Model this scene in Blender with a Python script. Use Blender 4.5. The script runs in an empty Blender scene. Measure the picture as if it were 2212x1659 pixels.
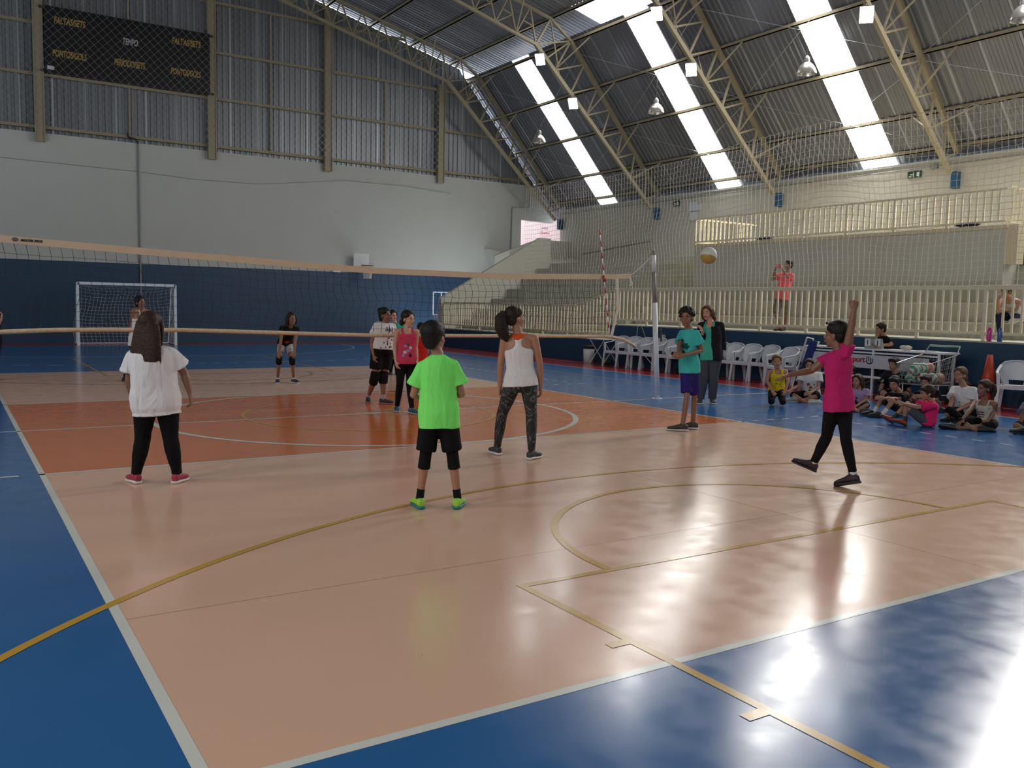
import bpy, math, random
from mathutils import Vector, Matrix
random.seed(7)
V = Vector
sc = bpy.context.scene
COL = sc.collection

# ---------------------------------------------------------------- camera
FPX, W, H = 1912.79, 2212, 1659
YAW, PITCH, ROLL = 0.569126, -0.0882477, 0.0208808
CAM = V((-5.162, -11.8501, 1.5986))
FW = V((math.sin(YAW)*math.cos(PITCH), math.cos(YAW)*math.cos(PITCH), math.sin(PITCH)))
_r = V((math.cos(YAW), -math.sin(YAW), 0)); _u = _r.cross(FW)
RT = _r*math.cos(ROLL) + _u*math.sin(ROLL)
UP = -_r*math.sin(ROLL) + _u*math.cos(ROLL)
cd = bpy.data.cameras.new('camera'); cd.sensor_fit = 'HORIZONTAL'; cd.sensor_width = 36
cd.lens = FPX/W*36; cd.clip_end = 300
cam = bpy.data.objects.new('camera', cd); COL.objects.link(cam)
cam.matrix_world = Matrix(((RT.x, UP.x, -FW.x, CAM.x), (RT.y, UP.y, -FW.y, CAM.y), (RT.z, UP.z, -FW.z, CAM.z), (0, 0, 0, 1)))
sc.camera = cam

# ---------------------------------------------------------------- world, exposure
SKY = 3.2
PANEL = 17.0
world = bpy.data.worlds.new('sky'); sc.world = world; world.use_nodes = True
bg = world.node_tree.nodes['Background']; bg.inputs[0].default_value = (0.86, 0.93, 1.0, 1); bg.inputs[1].default_value = SKY
sc.view_settings.view_transform = 'Standard'; sc.view_settings.look = 'None'
sc.view_settings.exposure = 0.0; sc.view_settings.gamma = 1.0; sc.view_settings.use_curve_mapping = False
cy = sc.cycles
cy.max_bounces = 7; cy.diffuse_bounces = 4; cy.glossy_bounces = 4; cy.transmission_bounces = 3; cy.transparent_max_bounces = 6
cy.use_denoising = True
cy.sample_clamp_indirect = 6.0
cy.caustics_reflective = False; cy.caustics_refractive = False
cy.use_adaptive_sampling = True; cy.adaptive_threshold = 0.02

def lerp(a, b, t): return a + (b - a)*t
def at(u, v, x=None, y=None, z=None, n=None, p0=None):
    """the place on a known plane that a point of the photograph shows"""
    D = FW*FPX + RT*(u - W/2) - UP*(v - H/2)
    if n is not None: t = (V(p0) - CAM).dot(V(n))/D.dot(V(n))
    elif x is not None: t = (x - CAM.x)/D.x
    elif y is not None: t = (y - CAM.y)/D.y
    else: t = (z - CAM.z)/D.z
    return CAM + D*t

# ---------------------------------------------------------------- materials
MATS = {}
def mat(name, col, rough=0.6, metal=0.0, spec=0.5, noise=None, bump=None, emit=0.0, coat=0.0, sheen=0.0, coord='Object'):
    if name in MATS: return MATS[name]
    m = bpy.data.materials.new(name); m.use_nodes = True; MATS[name] = m
    nt = m.node_tree; b = nt.nodes['Principled BSDF']
    c4 = (col[0], col[1], col[2], 1)
    b.inputs['Base Color'].default_value = c4; b.inputs['Roughness'].default_value = rough
    b.inputs['Metallic'].default_value = metal; b.inputs['Specular IOR Level'].default_value = spec
    if coat: b.inputs['Coat Weight'].default_value = coat; b.inputs['Coat Roughness'].default_value = 0.08
    if emit: b.inputs['Emission Color'].default_value = c4; b.inputs['Emission Strength'].default_value = emit
    tc = nt.nodes.new('ShaderNodeTexCoord')
    if noise is None: noise = (6.0, 0.06)
    n = nt.nodes.new('ShaderNodeTexNoise'); n.inputs['Scale'].default_value = noise[0]; n.inputs['Detail'].default_value = 4
    nt.links.new(tc.outputs[coord], n.inputs['Vector'])
    hs = nt.nodes.new('ShaderNodeMixRGB'); hs.blend_type = 'MIX'
    k = noise[1]
    hs.inputs[1].default_value = (col[0]*(1-k), col[1]*(1-k), col[2]*(1-k), 1)
    hs.inputs[2].default_value = (min(1, col[0]*(1+k)), min(1, col[1]*(1+k)), min(1, col[2]*(1+k)), 1)
    nt.links.new(n.outputs['Fac'], hs.inputs[0]); nt.links.new(hs.outputs[0], b.inputs['Base Color'])
    if bump:
        n2 = nt.nodes.new('ShaderNodeTexNoise'); n2.inputs['Scale'].default_value = bump[0]; n2.inputs['Detail'].default_value = 3
        if len(bump) > 3:
            mp = nt.nodes.new('ShaderNodeMapping'); mp.inputs['Scale'].default_value = bump[3]; mp.inputs['Rotation'].default_value = (0, .35, 0); nt.links.new(tc.outputs[coord], mp.inputs['Vector']); nt.links.new(mp.outputs[0], n2.inputs['Vector']); n2.inputs['Distortion'].default_value = .8
        else: nt.links.new(tc.outputs[coord], n2.inputs['Vector'])
        bp = nt.nodes.new('ShaderNodeBump'); bp.inputs['Strength'].default_value = bump[1]; bp.inputs['Distance'].default_value = bump[2] if len(bump) > 2 else 0.02
        nt.links.new(n2.outputs['Fac'], bp.inputs['Height']); nt.links.new(bp.outputs[0], b.inputs['Normal'])
    return m
def lin(r, g, b):
    f = lambda c: (c/255/12.92) if c/255 <= .04045 else ((c/255+.055)/1.055)**2.4
    return (f(r), f(g), f(b))

# ---------------------------------------------------------------- mesh builder
class MB:
    def __init__(s): s.v = []; s.f = []; s.m = []
    def add(s, vs, fs, mi=0):
        o = len(s.v); s.v += [tuple(p) for p in vs]; s.f += [tuple(i+o for i in f) for f in fs]; s.m += [mi]*len(fs); return s
    def box(s, x0, x1, y0, y1, z0, z1, mi=0):
        return s.add([(x0,y0,z0),(x1,y0,z0),(x1,y1,z0),(x0,y1,z0),(x0,y0,z1),(x1,y0,z1),(x1,y1,z1),(x0,y1,z1)],
              [(0,3,2,1),(4,5,6,7),(0,1,5,4),(1,2,6,5),(2,3,7,6),(3,0,4,7)], mi)
    def bar(s, a, b, w, h, up=(0,0,1), mi=0, w2=None, h2=None):
        a = V(a); b = V(b); d = (b-a).normalized(); u = V(up)
        if abs(d.dot(u)) > .98: u = V((1,0,0)) if abs(d.x) < .9 else V((0,1,0))
        r = d.cross(u).normalized(); q = r.cross(d)
        w2 = w if w2 is None else w2; h2 = h if h2 is None else h2
        vs = [a+r*(w/2*i)+q*(h/2*j) for i, j in ((-1,-1),(1,-1),(1,1),(-1,1))] + [b+r*(w2/2*i)+q*(h2/2*j) for i, j in ((-1,-1),(1,-1),(1,1),(-1,1))]
        return s.add(vs, [(0,3,2,1),(4,5,6,7),(0,1,5,4),(1,2,6,5),(2,3,7,6),(3,0,4,7)], mi)
    def tube(s, pts, r, seg=8, mi=0, caps=True, closed=False):
        pts = [V(p) for p in pts]; n = len(pts)
        rr = r if isinstance(r, (list, tuple)) else [r]*n
        rings = []; u = None
        for i in range(n):
            if closed: d = pts[(i+1) % n]-pts[i-1]
            else: d = pts[min(i+1, n-1)]-pts[max(i-1, 0)]
            if d.length < 1e-9: d = V((0,0,1))
            d.normalize()
            if u is None: u = d.orthogonal().normalized()
            else:
                u = u-d*u.dot(d)
                u = u.normalized() if u.length > 1e-6 else d.orthogonal().normalized()
            w = d.cross(u)
            rings.append([pts[i]+(u*math.cos(2*math.pi*k/seg)+w*math.sin(2*math.pi*k/seg))*rr[i] for k in range(seg)])
        return s.loft(rings, mi, caps and not closed, closed)
    def loft(s, rings, mi=0, caps=True, closed=False):
        m = len(rings[0]); n = len(rings); vs = [p for r in rings for p in r]; fs = []
        for i in range(n if closed else n-1):
            j = (i+1) % n
            for k in range(m): fs.append((i*m+k, i*m+(k+1) % m, j*m+(k+1) % m, j*m+k))
        if caps: fs.append(tuple(reversed(range(m)))); fs.append(tuple((n-1)*m+k for k in range(m)))
        return s.add(vs, fs, mi)
    def ell(s, c, r, nu=12, nv=8, rot=None, mi=0):
        c = V(c); R = rot if rot is not None else Matrix.Identity(3)
        if not isinstance(r, (tuple, list)): r = (r, r, r)
        vs = [c+R@V((0,0,r[2]))]
        for j in range(1, nv):
            t = math.pi*j/nv
            for k in range(nu):
                p = 2*math.pi*k/nu; vs.append(c+R@V((r[0]*math.sin(t)*math.cos(p), r[1]*math.sin(t)*math.sin(p), r[2]*math.cos(t))))
        vs.append(c+R@V((0,0,-r[2]))); L = len(vs)-1; fs = []
        for k in range(nu): fs.append((0, 1+k, 1+(k+1) % nu))
        for j in range(nv-2):
            for k in range(nu): a = 1+j*nu+k; b = 1+j*nu+(k+1) % nu; fs.append((a, a+nu, b+nu, b))
        for k in range(nu): a = 1+(nv-2)*nu+k; b = 1+(nv-2)*nu+(k+1) % nu; fs.append((a, L, b))
        return s.add(vs, fs, mi)
    def prism(s, poly, off, mi=0):
        n = len(poly); o = V(off); vs = [V(p) for p in poly]+[V(p)+o for p in poly]
        fs = [tuple(reversed(range(n))), tuple(range(n, 2*n))]+[(i, (i+1) % n, n+(i+1) % n, n+i) for i in range(n)]
        return s.add(vs, fs, mi)
    def mesh(s, name, mats, smooth=False):
        me = bpy.data.meshes.new(name); me.from_pydata(s.v, [], s.f)
        for m in (mats if isinstance(mats, (list, tuple)) else [mats]): me.materials.append(m)
        if any(s.m): me.polygons.foreach_set('material_index', s.m)
        if smooth: me.polygons.foreach_set('use_smooth', [True]*len(me.polygons))
        me.update(); return me
    def build(s, name, mats, parent=None, smooth=False, loc=None):
        return link(name, s.mesh(name, mats, smooth), parent, loc)
def link(name, data, parent=None, loc=None):
    o = bpy.data.objects.new(name, data); COL.objects.link(o)
    if parent is not None:
        o.parent = parent; o.matrix_parent_inverse = parent.matrix_world_inv if False else Matrix.Translation(-V(parent.location)) if not parent.get('_rot') else Matrix.Identity(4)
    if loc is not None: o.location = loc
    return o
def tag(o, label, cat, group=None, kind=None):
    o['label'] = label; o['category'] = cat
    if group: o['group'] = group
    if kind: o['kind'] = kind
    return o
def thing(name, label, cat, loc=(0,0,0), rz=0.0, group=None):
    """an Empty at the thing's base; parts added with local=True use its own frame"""
    o = bpy.data.objects.new(name, None); COL.objects.link(o); o.location = loc; o.rotation_euler = (0, 0, rz)
    return tag(o, label, cat, group)
def part(mb, name, mats, parent, smooth=False, local=True):
    me = mb.mesh(name, mats, smooth) if isinstance(mb, MB) else mb
    o = bpy.data.objects.new(name, me); COL.objects.link(o); o.parent = parent
    if not local:
        p = parent; L = V((0,0,0))
        while p is not None: L += V(p.location); p = p.parent
        o.location = -L
    return o
def struct(mb, name, mats, smooth=False):
    o = mb.build(name, mats, None, smooth); o['kind'] = 'structure'; return o
def kids(o): return [c for c in bpy.data.objects if c.parent == o]
def copy_tree(src, loc, rz=None, label=None, parent=None, _k=None):
    if _k is None:
        _k = {}
        for c in bpy.data.objects:
            if c.parent: _k.setdefault(c.parent.name, []).append(c)
    c = src.copy(); COL.objects.link(c); c.parent = parent
    if loc is not None: c.location = loc
    if rz is not None: c.rotation_euler = (0, 0, rz)
    if label: c['label'] = label
    for ch in _k.get(src.name, []): copy_tree(ch, None, None, None, c, _k)
    return c
def text_mesh(body, size, m, name='lettering', shear=0.0, bold=0.0, extrude=0.002, align='CENTER'):
    cu = bpy.data.curves.new(name, 'FONT'); cu.body = body; cu.size = size; cu.extrude = extrude; cu.align_x = align; cu.align_y = 'CENTER'
    cu.shear = shear; cu.offset = bold
    o = bpy.data.objects.new('tmp', cu); COL.objects.link(o)
    dg = bpy.context.evaluated_depsgraph_get(); me = bpy.data.meshes.new_from_object(o.evaluated_get(dg))
    bpy.data.objects.remove(o); me.materials.clear(); me.materials.append(m); me.name = name
    return me
def frame(me, origin, xd, yd, name, parent):
    """put a flat mesh into the world with its x along xd and y along yd, as a child of parent"""
    x = V(xd).normalized(); y = V(yd).normalized(); z = x.cross(y)
    M = Matrix(((x.x,y.x,z.x,origin[0]),(x.y,y.y,z.y,origin[1]),(x.z,y.z,z.z,origin[2]),(0,0,0,1)))
    o = bpy.data.objects.new(name, me); COL.objects.link(o)
    if parent is not None:
        o.parent = parent; p = parent; P = Matrix.Identity(4)
        while p is not None: P = Matrix.LocRotScale(p.location, p.rotation_euler, None) @ P; p = p.parent
        o.matrix_parent_inverse = P.inverted()
    o.matrix_basis = M
    return o

# ---------------------------------------------------------------- palette
def floor_mat(name, col, k=0.035):
    m = bpy.data.materials.new(name); m.use_nodes = True; nt = m.node_tree; b = nt.nodes['Principled BSDF']
    tc = nt.nodes.new('ShaderNodeTexCoord')
    n = nt.nodes.new('ShaderNodeTexNoise'); n.inputs['Scale'].default_value = 1.1; n.inputs['Detail'].default_value = 3
    nt.links.new(tc.outputs['Object'], n.inputs['Vector'])
    mx = nt.nodes.new('ShaderNodeMixRGB'); mx.inputs[1].default_value = tuple(c*(1-k) for c in col)+(1,); mx.inputs[2].default_value = tuple(min(1, c*(1+k)) for c in col)+(1,)
    nt.links.new(n.outputs['Fac'], mx.inputs[0])
    # dust and scuffs
    sp = nt.nodes.new('ShaderNodeTexNoise'); sp.inputs['Scale'].default_value = 5; sp.inputs['Detail'].default_value = 5; sp.inputs['Roughness'].default_value = .55
    nt.links.new(tc.outputs['Object'], sp.inputs['Vector'])
    rr = nt.nodes.new('ShaderNodeMapRange'); rr.inputs[1].default_value = .35; rr.inputs[2].default_value = .7; rr.inputs[3].default_value = .16; rr.inputs[4].default_value = .24
    nt.links.new(sp.outputs['Fac'], rr.inputs[0]); nt.links.new(rr.outputs[0], b.inputs['Roughness'])
    nt.links.new(mx.outputs[0], b.inputs['Base Color']); b.inputs['Specular IOR Level'].default_value = 0.5; b.inputs['IOR'].default_value = 1.52
    n2 = nt.nodes.new('ShaderNodeTexNoise'); n2.inputs['Scale'].default_value = 1.6; n2.inputs['Detail'].default_value = 2; n2.inputs['Roughness'].default_value = .5
    nt.links.new(tc.outputs['Object'], n2.inputs['Vector'])
    bp = nt.nodes.new('ShaderNodeBump'); bp.inputs['Strength'].default_value = .011; bp.inputs['Distance'].default_value = .02
    nt.links.new(n2.outputs['Fac'], bp.inputs['Height']); nt.links.new(bp.outputs[0], b.inputs['Normal'])
    MATS[name] = m; return m
F_BLUE = floor_mat('court_blue', (0.020, 0.125, 0.35)); F_BEIGE = floor_mat('court_beige', (0.71, 0.445, 0.325)); F_ORANGE = floor_mat('court_orange', (0.60, 0.155, 0.035))
F_RED = floor_mat('court_red', (0.30, 0.02, 0.03)); F_WHITE = floor_mat('line_white', (0.66, 0.68, 0.64)); F_YEL = floor_mat('line_yellow', (0.55, 0.32, 0.045)); F_SEAM = floor_mat('floor_seam', (0.16, 0.10, 0.07))
WALL = mat('painted_plaster', (0.47, 0.485, 0.46), .8, noise=(1.1, .05), bump=(30, .15))
WALLW = mat('bleacher_plaster', (0.50, 0.49, 0.43), .85, noise=(1.6, .09), bump=(20, .2))
NAVY = mat('navy_wall_paint', (0.010, 0.046, 0.105), .45, noise=(2, .1), bump=(25, .1))
CONC = mat('worn_concrete', (0.42, 0.41, 0.34), .9, noise=(2.2, .22), bump=(14, .3))
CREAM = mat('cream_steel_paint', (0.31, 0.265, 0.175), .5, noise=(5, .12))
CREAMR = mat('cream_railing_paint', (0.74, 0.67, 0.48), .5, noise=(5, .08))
WHITE = mat('white_paint', (0.72, 0.74, 0.76), .4)
BLACK = mat('black_plastic', (0.012, 0.012, 0.013), .5)
STEEL = mat('galvanised_steel', (0.45, 0.46, 0.47), .4, metal=.8)
def sheet_mat(name, col, axis, width=0.98, rough=.38, metal=.55, k=.35):
    m = bpy.data.materials.new(name); m.use_nodes = True; nt = m.node_tree; b = nt.nodes['Principled BSDF']
    tc = nt.nodes.new('ShaderNodeTexCoord'); sx = nt.nodes.new('ShaderNodeSeparateXYZ'); nt.links.new(tc.outputs['Object'], sx.inputs[0])
    d = nt.nodes.new('ShaderNodeMath'); d.operation = 'DIVIDE'; d.inputs[1].default_value = width; nt.links.new(sx.outputs[axis], d.inputs[0])
    fl = nt.nodes.new('ShaderNodeMath'); fl.operation = 'FLOOR'; nt.links.new(d.outputs[0], fl.inputs[0])
    wn = nt.nodes.new('ShaderNodeTexWhiteNoise'); wn.noise_dimensions = '1D'; nt.links.new(fl.outputs[0], wn.inputs['W'])
    n = nt.nodes.new('ShaderNodeTexNoise'); n.inputs['Scale'].default_value = .8; n.inputs['Detail'].default_value = 5; nt.links.new(tc.outputs['Object'], n.inputs['Vector'])
    ad = nt.nodes.new('ShaderNodeMath'); ad.operation = 'ADD'; nt.links.new(wn.outputs[0], ad.inputs[0]); nt.links.new(n.outputs['Fac'], ad.inputs[1])
    hv = nt.nodes.new('ShaderNodeMath'); hv.operation = 'MULTIPLY'; hv.inputs[1].default_value = .5; nt.links.new(ad.outputs[0], hv.inputs[0])
    mx = nt.nodes.new('ShaderNodeMixRGB'); mx.inputs[1].default_value = tuple(c*(1-k) for c in col)+(1,); mx.inputs[2].default_value = tuple(c*(1+k) for c in col)+(1,)
    nt.links.new(hv.outputs[0], mx.inputs[0])
    fr_ = nt.nodes.new('ShaderNodeMath'); fr_.operation = 'FRACT'; nt.links.new(d.outputs[0], fr_.inputs[0])
    lt = nt.nodes.new('ShaderNodeMath'); lt.operation = 'LESS_THAN'; lt.inputs[1].default_value = .055; nt.links.new(fr_.outputs[0], lt.inputs[0])
    m2 = nt.nodes.new('ShaderNodeMixRGB'); m2.inputs[2].default_value = tuple(min(1, c*1.9) for c in col)+(1,); nt.links.new(lt.outputs[0], m2.inputs[0]); nt.links.new(mx.outputs[0], m2.inputs[1]); nt.links.new(m2.outputs[0], b.inputs['Base Color'])
    b.inputs['Roughness'].default_value = rough; b.inputs['Metallic'].default_value = metal
    MATS[name] = m; return m
ROOF = sheet_mat('zinc_roof_sheet', (0.17, 0.178, 0.20), 1, rough=.40, metal=.5, k=.2)
GABLE = sheet_mat('zinc_gable_sheet', (0.235, 0.252, 0.275), 0, rough=.42, k=.22)
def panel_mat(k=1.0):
    m = bpy.data.materials.new('skylight_or_glow'); m.use_nodes = True; nt = m.node_tree
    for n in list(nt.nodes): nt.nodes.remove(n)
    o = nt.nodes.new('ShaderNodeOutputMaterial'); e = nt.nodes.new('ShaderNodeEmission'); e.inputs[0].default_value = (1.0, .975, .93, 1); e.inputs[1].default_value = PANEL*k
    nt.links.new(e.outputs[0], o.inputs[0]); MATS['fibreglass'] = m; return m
PANEL_GAIN = {17.45: .15, 10.62: .7, 4.5: 1.3, -1.9: 2.0}      # right-row glow by bay: cut to dim the back wall, raised for floor glare


# ---------------------------------------------------------------- floor with the painted courts
fb = MB(); FZ = 0.0
def zone(x0, x1, y0, y1, mi, z=0.0): fb.add([(x0,y0,z),(x1,y0,z),(x1,y1,z),(x0,y1,z)], [(0,1,2,3)], mi)
L1, L2 = 0.0012, 0.002
for s in (-1, 1):
    zone(*sorted((s*4.5, s*9.0)), -20, 20, 0)
    zone(*sorted((s*9.0, s*10.9)), -22, 22, 3)
    zone(-9, 9, *sorted((s*20, s*22)), 3)
    zone(-4.5, 4.5, *sorted((s*9, s*20)), 0)
    zone(-4.5, 4.5, *sorted((s*3, s*9)), 1)
zone(-4.5, 4.5, -3, 3, 2)
def arc(cx, cy, r, a0, a1, w, mi, z, n=48, dash=None):
    pts = []
    for i in range(n):
        t0 = math.radians(lerp(a0, a1, i/n)); t1 = math.radians(lerp(a0, a1, (i+1)/n))
        if dash and i % 2: continue
        q = [(cx+(r+w/2*s)*math.cos(t), cy+(r+w/2*s)*math.sin(t), z) for s, t in ((-1,t0),(1,t0),(1,t1),(-1,t1))]
        fb.add(q, [(0,1,2,3)], mi)
for s in (-1, 1):
    zone(*sorted((s*4.5, s*4.45)), -9, 9, 4, L1); zone(-4.5, 4.5, *sorted((s*9, s*8.95)), 4, L1); zone(-4.5, 4.5, *sorted((s*3, s*2.95)), 4, L1)
    zone(*sorted((s*9, s*8.95)), -20, 20, 4, L1); zone(-9, 9, *sorted((s*20, s*19.95)), 4, L1)
    zone(*sorted((s*10.32, s*10.28)), -22, 22, 4, L1)
    # basketball key, three point line, ticks
    Y = s*7.7; B = s*13.5; H0 = s*11.95
    zone(-2.45, 2.45, *sorted((Y, Y+s*.05)), 5, L2)
    for q in (-1, 1):
        zone(*sorted((q*2.45, q*2.40)), *sorted((Y+s*.05, B)), 5, L2)
        for t in (8.65, 9.5, 10.4): zone(*sorted((q*2.45, q*2.56)), *sorted((s*t, s*(t+.06))), 5, L2+.0004)
        zone(*sorted((q*6.75, q*6.70)), *sorted((H0, B)), 5, L2+.0003)
    zone(-7.5, 7.5, *sorted((B, B+s*.05)), 5, L2)
    for q in (-1, 1): zone(*sorted((q*7.5, q*7.45)), *sorted((0, B)), 5, L2)
    a = 180 if s > 0 else 0
    arc(0, H0, 6.72, a, a+180, .055, 5, L2+.0006, 96); arc(0, Y, 1.78, a, a+180, .055, 5, L2+.0009, 48)
    # handball area and dashed free-throw line
    zone(-1.5, 1.5, *sorted((s*14, s*13.95)), 4, L1)
    for q in (-1, 1):
        c = (q*1.5, s*20); b0 = 270 if s > 0 else 90; a1 = b0 + q*s*90
        arc(c[0], c[1], 6.0, b0, a1, .05, 4, L1, 40); arc(c[0], c[1], 9.0, b0, a1, .05, 4, L1, 41, True)
    for k in range(8): zone(-1.5+k*.4, -1.5+k*.4+.2, *sorted((s*11.0, s*11.05)), 4, L1)
    # dashed extensions of the attack line and coach line
    for q in (-1, 1):
        for k in range(5): zone(*sorted((q*(4.66+k*.33), q*(4.81+k*.33))), *sorted((s*3, s*2.95)), 4, L1)
        for k in range(16): zone(*sorted((q*5.93, q*5.97)), *sorted((s*(3.35+k*.36), s*(3.52+k*.36))), 4, L1)
zone(-9, 9, -.025, .025, 4, L1)
arc(0, 0, 2.97, 0, 360, .075, 4, L1+.0004, 120); arc(0, 0, 1.78, 0, 360, .05, 5, L2, 90)
fb.add([(0.1*math.cos(t*math.pi/8), 0.1*math.sin(t*math.pi/8), L2) for t in range(16)], [tuple(range(16))], 4)
zone(-4.45, 3.9, -7.2145, -7.2115, 6, L1*.5); zone(.37, .373, -8.9, -4.6, 6, L1*.5)
for k in range(26):   # bits of grit and leaf on the floor
    gx, gy = random.uniform(-4, 6), random.uniform(-9, 2); g = random.uniform(.004, .009)
    fb.add([(gx-g,gy,L2),(gx,gy-g*.5,L2),(gx+g,gy+g*.3,L2),(gx,gy+g*.6,L2)], [(0,1,2,3)], 6)
fo = struct(fb, 'floor', [F_BLUE, F_BEIGE, F_ORANGE, F_RED, F_WHITE, F_YEL, F_SEAM])

# ---------------------------------------------------------------- roof profile
def zs(x): return 11.3 - 1.133*(abs(x) - 13.92)          # steep part
def zh(x): return 11.82 - .25*(abs(x) - 13.2)            # shallow part
def sheet(x0, z0, x1, z1, y0, y1, mb, mi=0, pitch=.2, dep=.026, up=1, phase=0):
    """corrugated sheet spanning y0..y1 with ribs running from (x0,z0) to (x1,z1)"""
    d = V((x1-x0, 0, z1-z0)).normalized(); n = V((-d.z, 0, d.x));
    if n.z < 0: n = -n
    prof = []; y = y0; k = 0
    while y < y1-1e-6:
        for fy, h in ((0, 0), (.3, 0), (.45, 1), (.85, 1)):
            yy = y+fy*pitch
            if yy < y1: prof.append((yy, h*dep))
        y += pitch
    prof.append((y1, 0)); m = len(prof)
    vs = [V((x0, yy, z0))+n*h for yy, h in prof]+[V((x1, yy, z1))+n*h for yy, h in prof]
    mb.add(vs, [(i, i+1, m+i+1, m+i) for i in range(m-1)], mi)
Y0, Y1 = -22.0, 22.4
SKYL = [(17.45, 18.6), (10.62, 11.72), (4.5, 5.65), (-1.9, -.8), (-8.2, -7.1), (-14.6, -13.5), (-20.8, -19.7)]
roof = MB()
for s in (-1, 1):
    if s > 0:
        sheet(0, 15.12, 13.22, zh(13.22), Y0, Y1, roof); sheet(13.22, zh(13.22), 14.75, zh(14.75), 13.6, Y1, roof); sheet(13.22, zh(13.22), 14.75, zh(14.75), Y0, 10.4, roof)
    else: sheet(0, 15.12, s*14.75, zh(14.75), Y0, Y1, roof)
    edges = [Y0]
    for a, b in sorted(SKYL):
        if s > 0 or a < -1: edges += [a, b]
    edges.append(Y1)
    for i in range(0, len(edges), 2): sheet(s*13.98, zs(13.98), s*18.95, zs(18.95), edges[i], edges[i+1], roof)
struct(roof, 'ceiling', ROOF)
wn = 0
for s in (1, -1):
    for a, b in SKYL:
        if s < 0 and a > -1: continue  # left row, out of view: added near the camera to light players' backs
        wn += 1; p = MB(); sheet(s*14.0, zs(14.0)+.01, s*18.62, zs(18.62)+.01, a-.02, b+.02, p, pitch=.2); struct(p, 'window_or_glow_%d' % wn, panel_mat(PANEL_GAIN.get(a, 1.0) if s > 0 else .95))

p = MB(); sheet(13.2, zh(13.2)+.01, 14.75, zh(14.75)+.01, 10.38, 13.62, p); struct(p, 'window_or_glow_%d' % (wn+1), panel_mat(.3))  # added glowing strip standing in for the bright underside at the roof bend

# ---------------------------------------------------------------- walls
WB = 22.0; XU = 18.4
wb = MB()
def quadx(mb, x0, x1, y, z0, z1, mi=0): mb.add([(x0,y,z0),(x1,y,z0),(x1,y,z1),(x0,y,z1)], [(0,1,2,3)], mi)
wb.box(-18.7, 16.8, WB, WB+.2, 2.8, 7.0, 0); wb.box(-18.7, 16.8, WB-.004, WB+.2, 0, 2.8, 1)
wb.box(16.8, XU, WB, WB+.2, 0, 3.6, 0)
wb.prism([(16.8,WB,5.46),(18.55,WB,5.40),(18.55,WB,5.85),(17.6,WB,7.0),(16.8,WB,7.0)], (0,.2,0), 0)
struct(wb, 'wall_back', [WALL, NAVY])
cl = MB(); pitch = .21; prof = []; x = -17.2
while x < 17.55:
    for fx, h in ((0,0),(.3,0),(.42,1),(.88,1)): prof.append((x+fx*pitch, h*.04))
    x += pitch
def ztop(x):
    a = abs(x); return (zh(a) if a < 13.55 else zs(a))-.16
vs = [(px, WB+.12-h, 6.95) for px, h in prof]+[(px, WB+.12-h, max(6.96, ztop(px))) for px, h in prof]; m_ = len(prof)
cl.add(vs, [(i, i+1, m_+i+1, m_+i) for i in range(m_-1)])
struct(cl, 'wall_back_cladding', GABLE)
# room seen through the opening beside the stand
rm = MB(); PINK = mat('pale_pink_plaster', (0.62, 0.49, 0.49), .8)
quadx(rm, 15.5, 21.5, 25.0, 2.5, 7.0); rm.add([(21.5,22.2,2.5),(21.5,25,2.5),(21.5,25,7),(21.5,22.2,7)], [(0,1,2,3)]); rm.add([(15.5,22.2,3.4),(21.5,22.2,3.4),(21.5,25,3.4),(15.5,25,3.4)], [(0,1,2,3)])
struct(rm, 'wall_corridor', PINK)
# side: upper wall, front wall, left wall
su = MB(); su.box(XU, XU+.2, -22, 21.2, 0, 5.86); struct(su, 'wall_right', WALLW)
le = MB(); le.box(-18.6, -18.4, -22, 22, 0, 5.86); le.box(-11.1, -10.9, -22, 22, 0, 1.1, 1)
struct(le, 'wall_left', [WALL, NAVY])
fr = MB(); fr.box(-18.7, 18.7, -22.2, -22, 2.8, 15, 0); fr.box(-18.7, 18.7, -22.2, -22, 0, 2.8, 1); struct(fr, 'wall_front', [WALL, NAVY])
tr = MB(); tr.box(XU-.05, XU+.22, -22, 21.2, 5.86, 5.92); struct(tr, 'trim_1', WALL)

# ---------------------------------------------------------------- concrete stand along the right side
YL, YB = 8.1, 18.4     # change of level, far end
st = MB()
st.box(10.9, 12.6, -22, YL, 0, 1.1, 1); st.box(10.9, 12.6, -22, YL, 1.1, 1.13, 0)   # navy front and deck
st.box(10.9, 11.9, YL, YB, 0, .66, 1); st.box(10.9, 11.9, YL, YB, .66, .69, 0)
st.box(11.78, 12.6, YL, YB, 0, 1.03, 0)
for i, (x, z) in enumerate(((12.47, 1.45), (13.16, 1.86), (13.87, 2.27))): st.box(x, 18.4, -22, YB, (0, 1.45, 1.86)[i], z, 0)
for i, (x, z) in enumerate(((14.55, 2.69), (15.25, 3.12), (15.93, 3.36))): st.box(x, 18.4, YL-.1, YB, (2.27, 2.69, 3.12)[i], z, 0); st.box(x, 18.4, -22, -1.35, (2.27, 2.69, 3.12)[i], z, 0)
for i, (x, z) in enumerate(((12.47, 1.45), (13.16, 1.86), (13.87, 2.27), (14.55, 2.69), (15.25, 3.12))): st.box(x-.012, x, (-22 if i < 3 else YL), YB, z-.03, z, 2)   # worn nosings
so = struct(st, 'wall_stand', [CONC, NAVY, mat('worn_nosing', (0.5, 0.48, 0.40), .85, noise=(3, .3))])
pw = MB(); pw.prism([(10.88,YB,0),(10.88,YB,1.83),(15.43,YB,4.38),(15.95,YB,4.38),(15.95,YB,3.3),(18.4,YB,3.3),(18.4,YB,0)], (0,.22,0)); pw.prism([(15.95,YB+.22,3.3),(18.4,YB+.22,3.3),(18.4,22,4.0),(14.9,22,4.0)], (0,0,.1))
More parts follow.
